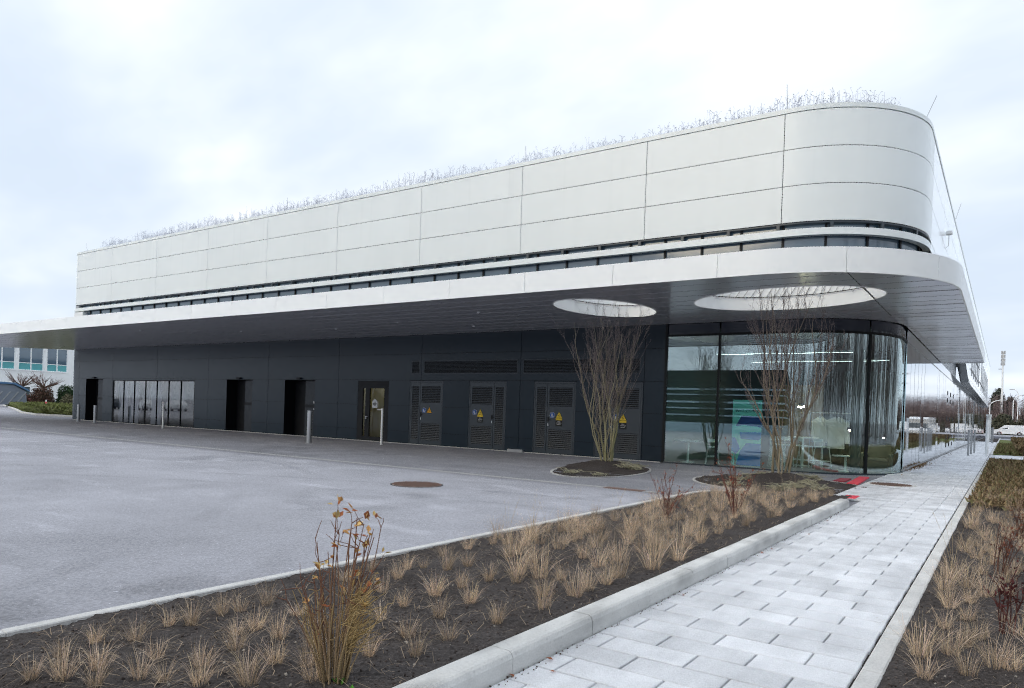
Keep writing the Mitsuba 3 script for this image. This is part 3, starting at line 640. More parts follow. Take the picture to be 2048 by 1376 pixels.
bollard(-.80, 47.4, .085, 2.05, 'white round column standing at the edge of the paved path', mat='mat_paint_white')
bollard(-1.1, 92., .11, 1.7, 'grey post far down the paved path')
PL = thing('pillar', 'tall cream pillar with a flat cap far down the path', 'pillar')
obj('shaft', cyl(-1.68, 105., 0, 3.05, .25, 20), 'mat_paint_white', PL, smooth=30); obj('cap', cyl(-1.68, 105., 3.05, 3.3, .30, 20), 'mat_paint_white', PL, smooth=30)

# ---------------------------------------------------------------- plants
def blade_mesh(n, h, spread, seed, w=.0035, lean=.5, curl=.35, plume=0, tint=1.):
    r = np.random.default_rng(seed); vs, fs_, cs, k = [], [], [], 0
    for i in range(n):
        a = r.uniform(0, 2*PI); rad = spread*.28*math.sqrt(r.random()); L = h*r.uniform(.45, 1.08); ln = lean*r.uniform(.1, 1.0); cu = curl*r.uniform(-.2, 1.0)
        b = np.array([rad*math.cos(a), rad*math.sin(a), -.01]); d = np.array([math.cos(a+r.normal(0, .5)), math.sin(a+r.normal(0, .5)), 0]); side = np.array([-d[1], d[0], 0])
        ww = w*r.uniform(.6, 1.2); t = np.linspace(0, 1, 5)
        ctr = b+np.outer(t*L*ln+cu*L*t**2.4, d)+np.outer(t*L*(1-.35*ln)-cu*L*.5*t**3, [0, 0, 1])+np.outer(np.sin(t*3+i)*.006, side)
        wd = ww*np.array([1, 1, .85, .6, .15])
        twist = r.uniform(0, PI); sd = side*math.cos(twist)+np.array([0, 0, 1])*math.sin(twist)*.5+d*math.sin(twist)*.8
        v = np.empty((10, 3)); v[0::2] = ctr-wd[:, None]*sd; v[1::2] = ctr+wd[:, None]*sd
        col = np.array([.60, .475, .35])*tint*r.uniform(.55, 1.3)*np.array([1, r.uniform(.93, 1.04), r.uniform(.85, 1.1)])
        cc = np.repeat(col[None]*(np.array([.8, .95, 1, 1.05, 1.1])[:, None]), 2, 0)
        vs.append(v); cs.append(cc)
        fs_.append(np.array([[0, 1, 3], [0, 3, 2], [2, 3, 5], [2, 5, 4], [4, 5, 7], [4, 7, 6], [6, 7, 9], [6, 9, 8]])+k); k += 10
    for i in range(plume):
        a = r.uniform(0, 2*PI); d = np.array([math.cos(a), math.sin(a), 0]); H_ = h*r.uniform(1.3, 1.8); t = np.linspace(0, 1, 6)
        ctr = np.outer(t**1.6*H_*.3, d)+np.outer(t*H_, [0, 0, 1]); v, f = tube(ctr, np.linspace(.002, .0012, 6), 4)
        vs.append(v); fs_.append(f+k); k += len(v); cs.append(np.tile([.45, .35, .22], (len(v), 1)))
        tip = ctr[-1]; dirn = ctr[-1]-ctr[-2]; dirn /= np.linalg.norm(dirn)
        for q in range(46):
            s = r.uniform(0, .10); o = r.normal(0, 1, 3); o /= np.linalg.norm(o); p0 = tip+dirn*s; p1 = p0+o*r.uniform(.008, .016)*math.sin(PI*(s+.01)/.12)+dirn*.012
            sd = np.cross(o, dirn)*.0012; v = np.array([p0-sd, p0+sd, p1]); vs.append(v); fs_.append(np.array([[0, 1, 2]])+k); k += 3; cs.append(np.tile([.55, .45, .32], (3, 1)))
    return (np.vstack(vs), np.vstack(fs_)), np.vstack(cs)
def proto(*a, **k):
    m, c = blade_mesh(*a, **k); return mikit.ply(m, 'mat_plant', color=c)
small = [proto(120, .29, .19, 100+i, lean=.5, curl=.45, w=.0018, tint=.85+.1*i) for i in range(5)]
mid_ = [proto(100, .33, .22, 120+i, lean=.55, curl=.5, w=.0020, tint=(1.2, .8, 1., 1.1, .9)[i]) for i in range(5)]
tall = [proto(105, .42, .28, 140+i, lean=.6, curl=.55, w=.0022, tint=(1.15, .75, 1.3, .95, 1.05)[i]) for i in range(5)]
plum = [proto(78, .40, .30, 160+i, lean=.65, curl=.55, w=.0030, plume=4) for i in range(3)]
def put(name, ply_, x, y, z, s, rz, label, cat, group, sz=1.0):
    k = key_for(name); scene[k] = {**ply_, 'to_world': T().translate([x, y, z]).rotate([0, 0, 1], rz).scale([s, s, s*sz])}; tag(k, label, cat, group); return k
near_pts = [(-4.3,1.74),(-4.58,2.01),(-4.16,1.84),(-4.69,2.26),(-4.17,2.03),(-3.92,1.89),(-4.51,2.42),(-3.85,2.09),(-4.09,2.32),(-3.67,2.13),(-4.68,2.74),(-4.59,2.85),(-3.72,2.38),(-3.47,2.21),(-4.67,3.14),(-4.12,2.88),(-3.83,2.68),(-4.63,3.26),(-4.11,3.02),(-3.41,2.46),(-3.25,2.36),(-4.65,3.51),(-3.83,2.99),(-3.4,2.64),(-4.16,3.4),(-3.52,3.0),(-3.23,2.74),(-3.03,2.6),(-3.1,3.08),(-2.89,3.26),(-3.16,3.48),(-2.91,3.6),(-4.49,4.79),(-4.68,5.12),(-4.6,5.26),(-4.38,5.35),(-4.33,5.61),(-3.79,4.84),(-3.4,4.45),(-3.34,4.01),(-3.78,5.21),(-2.89,4.11),(-4.9,6.82),(-3.74,4.06),(-3.8,4.5),(-3.59,3.67),(-4.4,4.1),(-4.75,4.4),(-4.2,4.3),(-4.9,5.9),(-4.95,4.9)]
mid_pts = [(-3.46,5.57),(-3.08,5.01),(-3.25,5.6),(-2.83,5.11),(-2.87,5.39),(-2.84,5.68),(-2.88,6.01),(-3.23,6.28),(-3.26,6.78),(-3.61,6.65),(-2.79,6.55),(-3.31,7.75),(-2.76,7.17),(-3.04,7.88),(-3.28,8.84),(-2.96,8.39),(-3.54,5.3),(-3.72,5.6),(-4.26,7.56),(-4.4,7.95),(-4.46,8.34),(-3.79,8.13),(-4.06,8.77),(-3.88,8.92),(-3.82,9.2),(-4.25,10.36),(-3.65,10.4),(-3.96,10.14),(-4.78,8.2),(-2.85,4.66),(-4.3,6.4),(-3.95,6.2),(-4.5,6.9),(-4.1,7.0),(-3.8,7.3),(-4.75,7.4)]
G1 = ('dry tan grass tuft in the dark mulch bed left of the paved path', 'grass tuft', 'small dry grass tufts in the front bed')
G2 = ('tall dry straw grass clump at the far end of the front bed', 'grass clump', 'tall dry grass clumps in the front bed')
G3 = ('dry straw grass clump in the mulch bed right of the paved path', 'grass clump', 'dry grass clumps in the right bed')
for i, (x, y) in enumerate(near_pts):
    p = (small, mid_)[rnd.random() < .45][i % 5]
    put('grass_tuft', p, x, y, float(zsoil(x, y)), rnd.uniform(.62, 1.0)*(.72 if p in mid_ else .9), rnd.uniform(0, 360), *G1, sz=rnd.uniform(.8, 1.15))
for i, (x, y) in enumerate(mid_pts):
    put('grass_tuft', (mid_, tall)[rnd.random() < .5][i % 5], x, y, float(zsoil(x, y)), rnd.uniform(.6, .95), rnd.uniform(0, 360), *G1, sz=rnd.uniform(.95, 1.25))
cnt = 0; taken = []
for i in range(5000):
    x, y = rng.uniform(-5.15, -2.85), 6.2+9.6*rng.random()**.8
    if not bedshape(np.array(x), np.array(y)) or x > -2.75 or y < 7.2-1.3*(x+5.2)*-.0 and x > -4.2: continue
    if any((x-a)**2+(y-b)**2 < .27**2 for a, b in taken): continue
    taken.append((x, y))
    put('grass_clump', plum[i % 3] if i % 5 == 0 else tall[i % 5], x, y, float(zsoil(x, y)), rng.uniform(.42, .82), rng.uniform(0, 360), *G2, sz=rng.uniform(.85, 1.25)); cnt += 1
    if cnt >= 132: break
right_pts = [(-.35,10.49),(-.40,7.57),(-.36,5.11),(-.25,5.75),(.05,6.96),(-.42,8.03),(-.40,8.67),(-.34,7.21),(-.33,6.47),(-.2,6.86),(-.2,7.55),(-.11,6.3),(-.16,9.14),(-.14,10.7),(-.18,6.04),(-.42,5.59),(-.14,5.34),(.09,5.61),(.15,6.58),(0,5.61)]
for i in range(900):
    if len(right_pts) >= 112: break
    y = 5.2+16*rng.random(); x = rng.uniform(-.4, .15+.05*y)
    if all((x-a)**2+(y-b)**2 > .26**2 for a, b in right_pts): right_pts.append((x, y))
for i, (x, y) in enumerate(right_pts):
    put('grass_clump', plum[i % 3] if i % 6 == 0 else (tall[i % 5] if i % 2 else mid_[i % 5]), x, y, .05, rng.uniform(.5, .88), rng.uniform(0, 360), *G3, sz=rng.uniform(.8, 1.05))

lit_m, lit_c = [], []
for i in range(2600):
    if i % 4: x, y = rng.uniform(-5.25, -2.6), 1.2+rng.random()**1.4*13.5; z = float(zsoil(x, y))
    else: x, y = rng.uniform(-.5, 1.), 4.5+rng.random()*9; z = .05
    if x < -2 and not bedshape(np.array(x), np.array(y)): continue
    a = rng.uniform(0, 2*PI); L = rng.uniform(.04, .20); d = np.array([math.cos(a), math.sin(a), rng.uniform(-.05, .25)]); sd = np.array([-d[1], d[0], 0])*.0016; p0 = np.array([x, y, z+.012]); bend = np.array([rng.normal(0, .02), rng.normal(0, .02), .02])
    lit_m.append((np.array([p0-sd, p0+sd, p0+d*L*.5+bend-sd, p0+d*L*.5+bend+sd, p0+d*L]), np.array([[0, 1, 3], [0, 3, 2], [2, 3, 4]]))); lit_c.append(np.tile(np.array([.40, .31, .22])*rng.uniform(.4, 1.2), (5, 1)))
obj('straw_litter', join(lit_m), 'mat_plant', color=np.vstack(lit_c), kind='stuff', label='loose dead straw lying on the mulch between the tufts', cat='litter')

class Wood:                             # gathers tubes with a colour each
    def __init__(s): s.m, s.c = [], []
    def add(s, pts, rad, col, sides=5, col2=None):
        v, f = tube(pts, rad, sides, False); n = len(pts)
        c = np.array(col)[None]+(np.array(col2 if col2 is not None else col)-np.array(col))[None]*np.linspace(0, 1, n)[:, None]
        s.m.append((v, f)); s.c.append(np.repeat(c, sides, 0))
    def leaf(s, p, d, size, col, r):
        d = d/np.linalg.norm(d); a = np.cross(d, [.3, .2, 1]); a /= np.linalg.norm(a); n = np.cross(a, d)
        v = np.array([p, p+d*size*.45+a*size*.33+n*size*.12, p+d*size, p+d*size*.45-a*size*.33+n*size*.10, p+d*size*.5-n*size*.04])
        s.m.append((v, np.array([[0, 1, 4], [1, 2, 4], [2, 3, 4], [3, 0, 4]]))); s.c.append(np.tile(np.array(col)*r.uniform(.6, 1.25), (5, 1)))
    def done(s): return join(s.m), np.vstack(s.c)
def grow(wd, tw, p, d, L, r0, depth, r, col, tip, upb=.26):
    n = max(4, int(L/.22)); pts = [np.array(p, float)]; d = np.array(d, float)
    for i in range(n):
        d = d+r.normal(0, .105, 3)+[0, 0, upb*.5]; d /= np.linalg.norm(d); pts.append(pts[-1]+d*L/n)
    pts = np.array(pts); rad = np.linspace(r0, max(r0*.30, .0024), n+1); t0 = 1-min(1, r0/.03)
    c0 = np.array(col)*(1-t0)+np.array(tip)*t0
    (wd if depth == 0 else tw).add(pts, rad, c0, 6 if depth == 0 else 4, np.array(col)*.35+np.array(tip)*.65 if depth == 0 else tip)
    if depth >= 3: return
    k = (7, 4, 2)[depth]
    for i in range(k):
        t = r.uniform(.22 if depth == 0 else .15, .98); j = min(int(t*n), n-1); base = pts[j]+(pts[j+1]-pts[j])*(t*n-j)
        td = pts[j+1]-pts[j]; td /= np.linalg.norm(td); a = r.uniform(0, 2*PI); o = np.array([math.cos(a), math.sin(a), .25])
        nd = td*r.uniform(.75, 1.1)+o*r.uniform(.2, .52); nd /= np.linalg.norm(nd)
        grow(wd, tw, base, nd, L*r.uniform(.28, .50)*(1.15-t*.45), max(rad[j]*.55, .0028), depth+1, r, col, tip, upb)
def multistem(name, label, x, y, z, stems, H_, fan, seed, col, tip, base_r, r0, cat='tree', group=None):
    r = np.random.default_rng(seed); wd, tw = Wood(), Wood(); K = thing(name, label, cat, group)
    for i in range(stems):
        a = 2*PI*i/stems+r.uniform(-.3, .3); q = base_r*math.sqrt(r.random()); f = fan*r.uniform(.15, 1.0)
        d = np.array([math.cos(a)*f, math.sin(a)*f, 1.0]); d /= np.linalg.norm(d)
        grow(wd, tw, [x+q*math.cos(a), y+q*math.sin(a), z-.05], d, H_*r.uniform(.72, 1.0), r0*r.uniform(.55, 1.15), 0, r, np.array(col)*r.uniform(.6, 1.2), tip)
    m, c = wd.done(); obj('trunk', m, 'mat_plant', K, color=c, smooth=True)
    m, c = tw.done(); obj('crown', m, 'mat_plant', K, color=c, smooth=True)
multistem('multi_stem_tree', 'bare multi stemmed tree with green bark in front of the louvred doors', -9.68, 19.05, .2, 16, 4.45, .235, 21, (.33, .32, .15), (.23, .19, .19), .20, .025)
multistem('multi_stem_tree', 'bare multi stemmed tree with brown bark in front of the corner glazing', -4.75, 19.35, .2, 10, 4.9, .22, 33, (.29, .25, .165), (.21, .17, .165), .22, .037)

# withered plants in the tree beds
for e, zf, lb, n, sd in ((e1, z1, 'pale withered perennial in the left oval tree bed', 9, 3), (e2, z2, 'pale withered perennial in the tree bed by the glass', 16, 4)):
    r = np.random.default_rng(sd); x0, y0, x1, y1 = e.bounds; k = 0
    from shapely.geometry import Point
    while k < n:
        x, y = r.uniform(x0, x1), r.uniform(y0, y1)
        if not e.buffer(-.3).contains(Point(x, y)) or (x-(e.centroid.x))**2+(y-19.2)**2 < .35: continue
        wd = Wood()
        for i in range(26):
            a = r.uniform(0, 2*PI); L = r.uniform(.12, .32); d = np.array([math.cos(a), math.sin(a), r.uniform(.1, .7)])
            p0 = np.array([x+r.normal(0, .08), y+r.normal(0, .08), float(zf(np.array(x), np.array(y)))])
            wd.add([p0, p0+d*L*.5+[0, 0, .03], p0+d*L+[0, 0, -.04]], [.011, .009, .003], np.array([.40, .38, .27])*r.uniform(.6, 1.1), 4)
        m, c = wd.done(); obj('withered_plant', m, 'mat_plant', color=c, label=lb, cat='plant', group=lb.replace('perennial', 'perennials')); k += 1

# leafy shrub in the foreground
r = np.random.default_rng(5); K = thing('shrub', 'upright brown stemmed shrub with a few orange leaves in the foreground', 'shrub'); st, lf = Wood(), Wood(); bx0, by0, bz0 = -2.935, 2.66, .075
for i in range(66):
    a = r.uniform(0, 2*PI); q = .06*math.sqrt(r.random()); f = r.uniform(.02, .30)
    Hs = r.uniform(.34, .66) if i > 16 else r.uniform(.72, 1.03)
    if i > 16: f *= 1.15
    else: f *= .62
    d = np.array([math.cos(a)*f, math.sin(a)*f, 1.]); d /= np.linalg.norm(d); pts = [np.array([bx0+q*math.cos(a), by0+q*math.sin(a), bz0-.02])]
    for j in range(7): d = d+r.normal(0, .045, 3); d /= np.linalg.norm(d); pts.append(pts[-1]+d*Hs/7)
    pts = np.array(pts); c0 = np.array([.34, .255, .155])*r.uniform(.35, 1.3); c1 = np.array([.16, .075, .05]) if Hs > .6 else np.array([.36, .26, .13])
    st.add(pts, np.linspace(.0062, .0026, 8)*r.uniform(.7, 1.15), c0, 5, c1)
    nb = 3 if Hs > .6 else 2
    for k in range(nb):
        j = int(r.integers(4, 8)); dd = d+r.normal(0, .55, 3); dd /= np.linalg.norm(dd); e_ = pts[j]+dd*r.uniform(.05, .14)
        st.add([pts[j], (pts[j]+e_)/2+r.normal(0, .006, 3), e_], [.0028, .002, .0014], c1, 4)
        if (Hs > .7 and r.random() < .55) or r.random() < .03:
            for _ in range(int(r.integers(2, 5))):
                lf.leaf(e_+r.normal(0, .008, 3), dd+r.normal(0, .7, 3), r.uniform(.028, .055), [(.50, .28, .11), (.36, .13, .06), (.56, .40, .17)][int(r.integers(3))], r)
for i in range(150):                    # fine straw sprigs on the right flank
    a = r.uniform(-.9, 1.2); p0 = np.array([bx0+.05+r.uniform(0, .10), by0+r.uniform(-.03, .09), bz0+r.uniform(.22, .52)]); d = np.array([math.cos(a), math.sin(a)*.6, r.uniform(.1, 1.1)])
    st.add([p0, p0+d*.06, p0+d*r.uniform(.10, .17)], [.0018, .0014, .0008], np.array([.46, .34, .16])*r.uniform(.7, 1.2), 3)
m, c = st.done(); obj('stems', m, 'mat_plant', K, color=c, smooth=True)
m, c = lf.done(); obj('leaves', m, 'mat_plant', K, color=c)
for p, n, lb in (((-2.875, 2.65, .12), 26, 'small bright green weed at the foot of the foreground shrub'), ((-2.76, 2.60, .10), 16, 'tiny green weed on the mulch just right of the shrub weed')):
    gw = Wood(); gw.add([[p[0], p[1], .06], p], [.004, .003], (.09, .22, .04), 4)
    for _ in range(n): gw.leaf(np.array(p)+r.normal(0, .012, 3), r.normal(0, .5, 3)+[0, 0, .6], r.uniform(.02, .045), (.09, .26, .04), r)
    m, c = gw.done(); obj('weed', m, 'mat_plant', color=c, label=lb, cat='weed')
# thin red shrubs
def red_shrub(x, y, z, H_, seed, label, col=(.16, .065, .05), stems=12, fan=.42, leaf=(.32, .10, .06)):
    r = np.random.default_rng(seed); K = thing('rose_bush', label, 'shrub'); st, lf = Wood(), Wood()
    for i in range(stems):
        a = r.uniform(0, 2*PI); f = fan*r.uniform(.1, 1); d = np.array([math.cos(a)*f, math.sin(a)*f, 1.]); d /= np.linalg.norm(d); L = H_*r.uniform(.55, 1.0)
        pts = [np.array([x+r.normal(0, .03), y+r.normal(0, .03), z])]
        for j in range(7): d = d+r.normal(0, .10, 3); d /= np.linalg.norm(d); pts.append(pts[-1]+d*L/7)
        pts = np.array(pts); st.add(pts, np.linspace(.0055, .0025, 8), np.array(col)*r.uniform(.7, 1.3), 5)
        for k in range(4):
            j = int(r.integers(3, 8)); dd = d+r.normal(0, .6, 3); dd /= np.linalg.norm(dd); e_ = pts[j]+dd*r.uniform(.05, .16)
            st.add([pts[j], e_], [.0028, .0018], col, 4)
            for _ in range(int(r.integers(1, 4))): lf.leaf(e_+r.normal(0, .012, 3), dd+r.normal(0, .7, 3), r.uniform(.025, .05), leaf, r)
    m, c = st.done(); obj('stems', m, 'mat_plant', K, color=c, smooth=True); m, c = lf.done(); obj('leaves', m, 'mat_plant', K, color=c)
red_shrub(-4.10, 10.1, .06, .80, 41, 'thin red stemmed shrub at the back of the front bed, left one of two')
red_shrub(-3.40, 11.1, .09, 1.15, 42, 'red leaved shrub at the back of the front bed before the corner glass', stems=16)
red_shrub(.06, 6.6, .06, .52, 43, 'dark leaved shrub at the right edge of the photo, nearest one', (.10, .04, .035), 9, .3, (.10, .03, .03))
red_shrub(.02, 9.2, .06, .62, 44, 'brown leggy shrub in the right bed behind the nearest dark one', (.13, .065, .05), 10, .35, (.20, .08, .05))
red_shrub(.22, 12.4, .06, .62, 45, 'brown shrub midway along the right bed', (.14, .07, .05), 12, .4, (.22, .10, .06))
red_shrub(.75, 36.5, .05, .9, 46, 'dark shrub at the far end of the right bed by the cross path', (.08, .05, .045), 12, .5, (.09, .03, .035))
# low ground cover on the right, farther down
def cover(n, xr, yr, h, cols, seed, size=.06):
    r = np.random.default_rng(seed); x = r.uniform(*xr, n); y = yr[0]+(yr[1]-yr[0])*r.random(n); a = r.uniform(0, 2*PI, n); t = r.uniform(.1, 1.2, n)
    z = .05+h*r.random(n)**.7; d = np.stack([np.cos(a)*np.cos(t), np.sin(a)*np.cos(t), np.sin(t)], 1); s = np.stack([-np.sin(a), np.cos(a), a*0], 1); L = size*r.uniform(.6, 1.5, n)[:, None]
    p = np.stack([x, y, z], 1); v = np.stack([p-s*L*.25, p+s*L*.25, p+d*L], 1).reshape(-1, 3)
    c = np.array(cols)[r.integers(len(cols), size=n)]*r.uniform(.6, 1.25, (n, 1))
    return (v, np.arange(3*n).reshape(-1, 3)), np.repeat(c, 3, 0)
m, c = cover(34000, (-.55, 2.6), (16.5, 41.), .11, [(.26, .19, .10), (.17, .155, .07), (.30, .23, .13), (.20, .13, .08)], 8, .10)
obj('ground_cover', m, 'mat_plant', color=c, kind='stuff', label='brown and olive ground cover at the far end of the right bed', cat='ground cover')
m, c = cover(9000, (2.6, 13), (15.5, 41.), .3, [(.20, .15, .07), (.15, .15, .06)], 9, .3)
obj('ground_cover', m, 'mat_plant', color=c, kind='stuff', label='brown ground cover farther right in the bed', cat='ground cover')
# roof plants
r = np.random.default_rng(17); wd = Wood()
for i in range(2700):
    u = r.uniform(UPP.sx(-51.5), UPP.sy(26.2)); (px, py), n = UPP.at(u)[0][0], UPP.at(u)[1][0]; o = -r.uniform(.5, 1.9); x, y = px+n[0]*o, py+n[1]*o
    if meshkit.noise(np.array([u*.55, 0, 3.3])) < .22 and r.random() < .6: continue
    h = r.uniform(.25, .62)*(.7+.6*meshkit.noise(np.array([u*.8, 0, 1.])))+.22; g = np.array([.58, .60, .67])*r.uniform(.7, 1.3)
    top = np.array([x+r.normal(0, .05), y+r.normal(0, .05), 11.38+h]); wd.add([[x, y, 11.33], top], [.006, .004], g, 3)
    for k in range(int(r.integers(2, 6))):
        t = r.uniform(.45, 1.); b = np.array([x, y, 11.33])*(1-t)+top*t; e_ = b+np.array([r.normal(0, .07), r.normal(0, .07), r.uniform(.03, .14)])
        wd.add([b, e_], [.0045, .0035], g, 3); wd.leaf(e_, r.normal(0, 1, 3), .05, g*.9, r)
m, c = wd.done(); obj('roof_planting', m, 'mat_plant', B, color=c, kind='stuff')
# dead leaves on the paving
r = np.random.default_rng(23); K = Wood(); 
for x, y in ((-2.22, 3.72), (-2.33, 3.5), (-2.3, 6.1), (-2.31, 8.7), (-2.27, 9.0), (-2.2, 10.6), (-2.31, 12.3), (-2.3, 3.9)): K.leaf(np.array([x, y, .042]), r.normal(0, 1, 3)*[1, 1, .15], r.uniform(.035, .06), (.34, .12, .06), r)
for i in range(240): K.leaf(np.array([MIR_X+abs(r.normal(0, .14))+.03, 29+r.normal(2.6, 2.2), .045]), r.normal(0, 1, 3)*[1, 1, .3]+[0, 0, .2], r.uniform(.05, .10), [(.22, .12, .06), (.30, .22, .12)][i % 2], r)
for i in range(160): K.leaf(np.array([MIR_X+abs(r.normal(0, .2))+.03, r.uniform(31, 80), .04]), r.normal(0, 1, 3)*[1, 1, .2], r.uniform(.04, .10), (.14, .09, .06), r)
m, c = K.done(); obj('fallen_leaves', m, 'mat_plant', color=c, kind='stuff', label='fallen brown leaves on the paving along the mirrored wall', cat='leaves')

# ---------------------------------------------------------------- lobby furniture
Bn = thing('welcome_banner', 'teal and blue roll up banner reading WELCOME behind the corner glass', 'banner')
X0, X1, Z0, Z1, YB = -7.68, -6.70, .05, 2.27, 24.45
TEAL, NAVY, BLUE, MINT = (.30, .84, .76), (.015, .06, .30), (.02, .20, .62), (.50, .92, .84)
W, H_ = X1-X0, Z1-Z0
def bp(pts): return Polygon([(X0+a*W, Z0+b*H_) for a, b in pts])
parts = [(ext_y(sbox(X0, Z0, X1, Z1), YB, .004), TEAL)]
for pts, c in (([(.12, .60), (.30, .75), (.42, .76), (.85, .755), (1, .72), (1, .585), (.85, .60), (.62, .605), (.40, .62), (.2, .595)], NAVY), ([(.04, .545), (.3, .60), (.6, .585), (.99, .57), (.99, .545), (.6, .53), (.3, .54)], MINT),
               ([(.25, .505), (1, .515), (1, .43), (.92, .395), (.32, .405)], BLUE), ([(0, .42), (.12, .425), (.3, .26), (.16, .16), (0, .22)], BLUE), ([(.5, .345), (1, .34), (1, 0), (.16, 0), (.3, .22)], BLUE)):
    parts.append((ext_y(bp(pts), YB-.004, .001), c))
def text(s, x, z, h, y, col, width=None):
    t = meshkit.text_mesh(s, h, .001, True); v = np.array(t.vertices)
    if width: v[:, 0] *= width/(v[:, 0].max()-v[:, 0].min())
    return (np.stack([v[:, 0]+x, y-v[:, 2], v[:, 1]+z], 1), np.array(t.faces)), col
parts.append(text('WELCOME', X0+.09*W, Z0+.815*H_, .095, YB-.004, (.02, .06, .09), .82*W))
for i, (a, b) in enumerate(((.55, .62), (.64, .70), (.72, .80), (.82, .86), (.88, .95))): parts.append((ext_y(bp([(a, .935), (b, .935), (b, .945+.004*i), (a, .945)]), YB-.004, .001), NAVY))
m, c = cprint(parts); obj('sheet', m, 'mat_print', Bn, color=c)
obj('base', bx(X0-.02, X1+.02, YB-.06, YB+.10, .012, .06), 'mat_steel', Bn)
obj('pole', cyl((X0+X1)/2, YB+.03, .06, Z1, .012, 8), 'mat_steel', Bn)
def table(x, y, rr, h, label):
    t = thing('table', label, 'table'); obj('top', disc(x, y, h-.03, rr, .03, 28), 'mat_paint_white', t); obj('leg', cyl(x, y, .03, h-.03, .04, 12), 'mat_paint_white', t); obj('foot', disc(x, y, .012, rr*.5, .018, 24), 'mat_paint_white', t)
table(-9.33, 24.75, .50, .80, 'white pedestal table behind the left corner pane')
table(-4.28, 25.6, .42, .54, 'low white round table near the glass mullion')
table(-6.0, 27.3, .55, 1.05, 'tall round table in the middle of the lobby')
def stool(x, y, h, rz, label, group=None):
    t = thing('bar_stool', label, 'stool', group); c, s = math.cos(rz), math.sin(rz)
    obj('seat', mv(slab(-.19, .19, -.18, .18, h-.03, h, .01), x, y, 0, rz), 'mat_paint_white', t)
    for a, b in ((-1, -1), (1, -1), (1, 1), (-1, 1)):
        P = lambda u, v, z: [x+u*c-v*s, y+u*s+v*c, z]
        obj('leg', tube([P(a*.16, b*.15, h-.03), P(a*.23, b*.22, .012)], .014, 6), 'mat_paint_white', t)
    obj('footrest', join([tube([[x+(a*c-b*s)*.2, y+(a*s+b*c)*.2, .28], [x+(e*c-g*s)*.2, y+(e*s+g*c)*.2, .28]], .010, 5) for (a, b), (e, g) in (((-1, -1), (1, -1)), ((1, -1), (1, 1)), ((1, 1), (-1, 1)), ((-1, 1), (-1, -1)))]), 'mat_paint_white', t)
    obj('backrest', mv(join([tube([[-.17, .17, h], [-.18, .2, h+.22]], .012, 6), tube([[.17, .17, h], [.18, .2, h+.22]], .012, 6), bx(-.19, .19, .185, .215, h+.14, h+.26)]), x, y, 0, rz), 'mat_paint_white', t)
stool(-8.45, 24.8, .62, .3, 'white stool beside the pedestal table behind the left pane')
GS = 'white bar stools in the lobby'
for i, (x, y, rz) in enumerate(((-6.55, 25.9, .5), (-6.15, 26.4, 1.2), (-5.65, 26.2, 2.2), (-5.15, 26.3, 2.6), (-6.75, 26.9, 0))): stool(x, y, .78, rz, 'white bar stool with splayed legs behind the tree in the lobby', GS)
Rk = thing('clothes_rack', 'clothes rail with metal frame inside the lobby', 'rack')
obj('rail', tube([[-5.9, 27.9, 1.95], [-4.5, 27.9, 1.95]], .015, 8), 'mat_steel', Rk)
for x in (-5.9, -4.5): obj('upright', tube([[x, 27.9, .012], [x, 27.9, 1.95]], .016, 8), 'mat_steel', Rk)
for i, (x, w) in enumerate(((-5.55, .34), (-5.0, .50))):
    pf = Polygon([(-.08, 0), (-.5, -.16), (-.56, -.95), (-.36, -.95), (-.34, -.4), (-.34, -1.15), (.34, -1.15), (.34, -.4), (.36, -.95), (.56, -.95), (.5, -.16), (.08, 0), (0, -.08)])
    m = ext_y(affinity.translate(affinity.scale(pf, w/.62, 1., origin=(0, 0)), x, 1.82), 27.96, .12); o = trimesh.Trimesh(*m, process=True).subdivide(); v = np.array(o.vertices); v[:, 1] += .04*np.sin(v[:, 0]*28+v[:, 2]*3)
    J = obj('jacket', (v, np.array(o.faces)), 'mat_curtain', label=('narrower pale jacket' if i == 0 else 'wider pale jacket')+' hanging on the clothes rail in the lobby', cat='jacket')
Ar = thing('armchair', 'green grey armchair behind the curved corner glass', 'armchair')
obj('seat', slab(-3.95, -3.2, 27.0, 27.7, .012, .44, .05), 'mat_fabric', Ar); obj('back', slab(-3.95, -3.2, 27.7, 27.9, .012, .90, .05), 'mat_fabric', Ar)
obj('arm', slab(-4.05, -3.96, 27.0, 27.9, .012, .62, .03), 'mat_fabric', Ar); obj('arm', slab(-3.19, -3.1, 27.0, 27.9, .012, .62, .03), 'mat_fabric', Ar)
for i, (x0, x1, y0, lb) in enumerate(((-8.8, -3.9, 25.9, 'long lit linear ceiling lamp in the front of the lobby'), (-8.6, -3.6, 29.6, 'long lit linear ceiling lamp at the back of the lobby'))):
    t = thing('ceiling_lamp', lb, 'lamp'); obj('housing', bx(x0-.02, x1+.02, y0-.05, y0+.05, 3.96, 4.02), 'mat_paint_white', t)
    obj('tube', (np.array([[x0, y0-.045, 3.955], [x0, y0+.045, 3.955], [x1, y0+.045, 3.955], [x1, y0-.045, 3.955]]), np.array([[0, 1, 2], [0, 2, 3]])), 'mat_paint_white', t, emitter={'type': 'area', 'radiance': {'type': 'rgb', 'value': [.9, .92, .9]}})
    for x in (x0+.3, x1-.3): obj('cord', tube([[x, y0, 4.02], [x, y0, 4.6]], .006, 4), 'mat_black', t)
scene['mat_bulb'] = {'type': 'diffuse', 'reflectance': {'type': 'rgb', 'value': [.8, .8, .7]}}
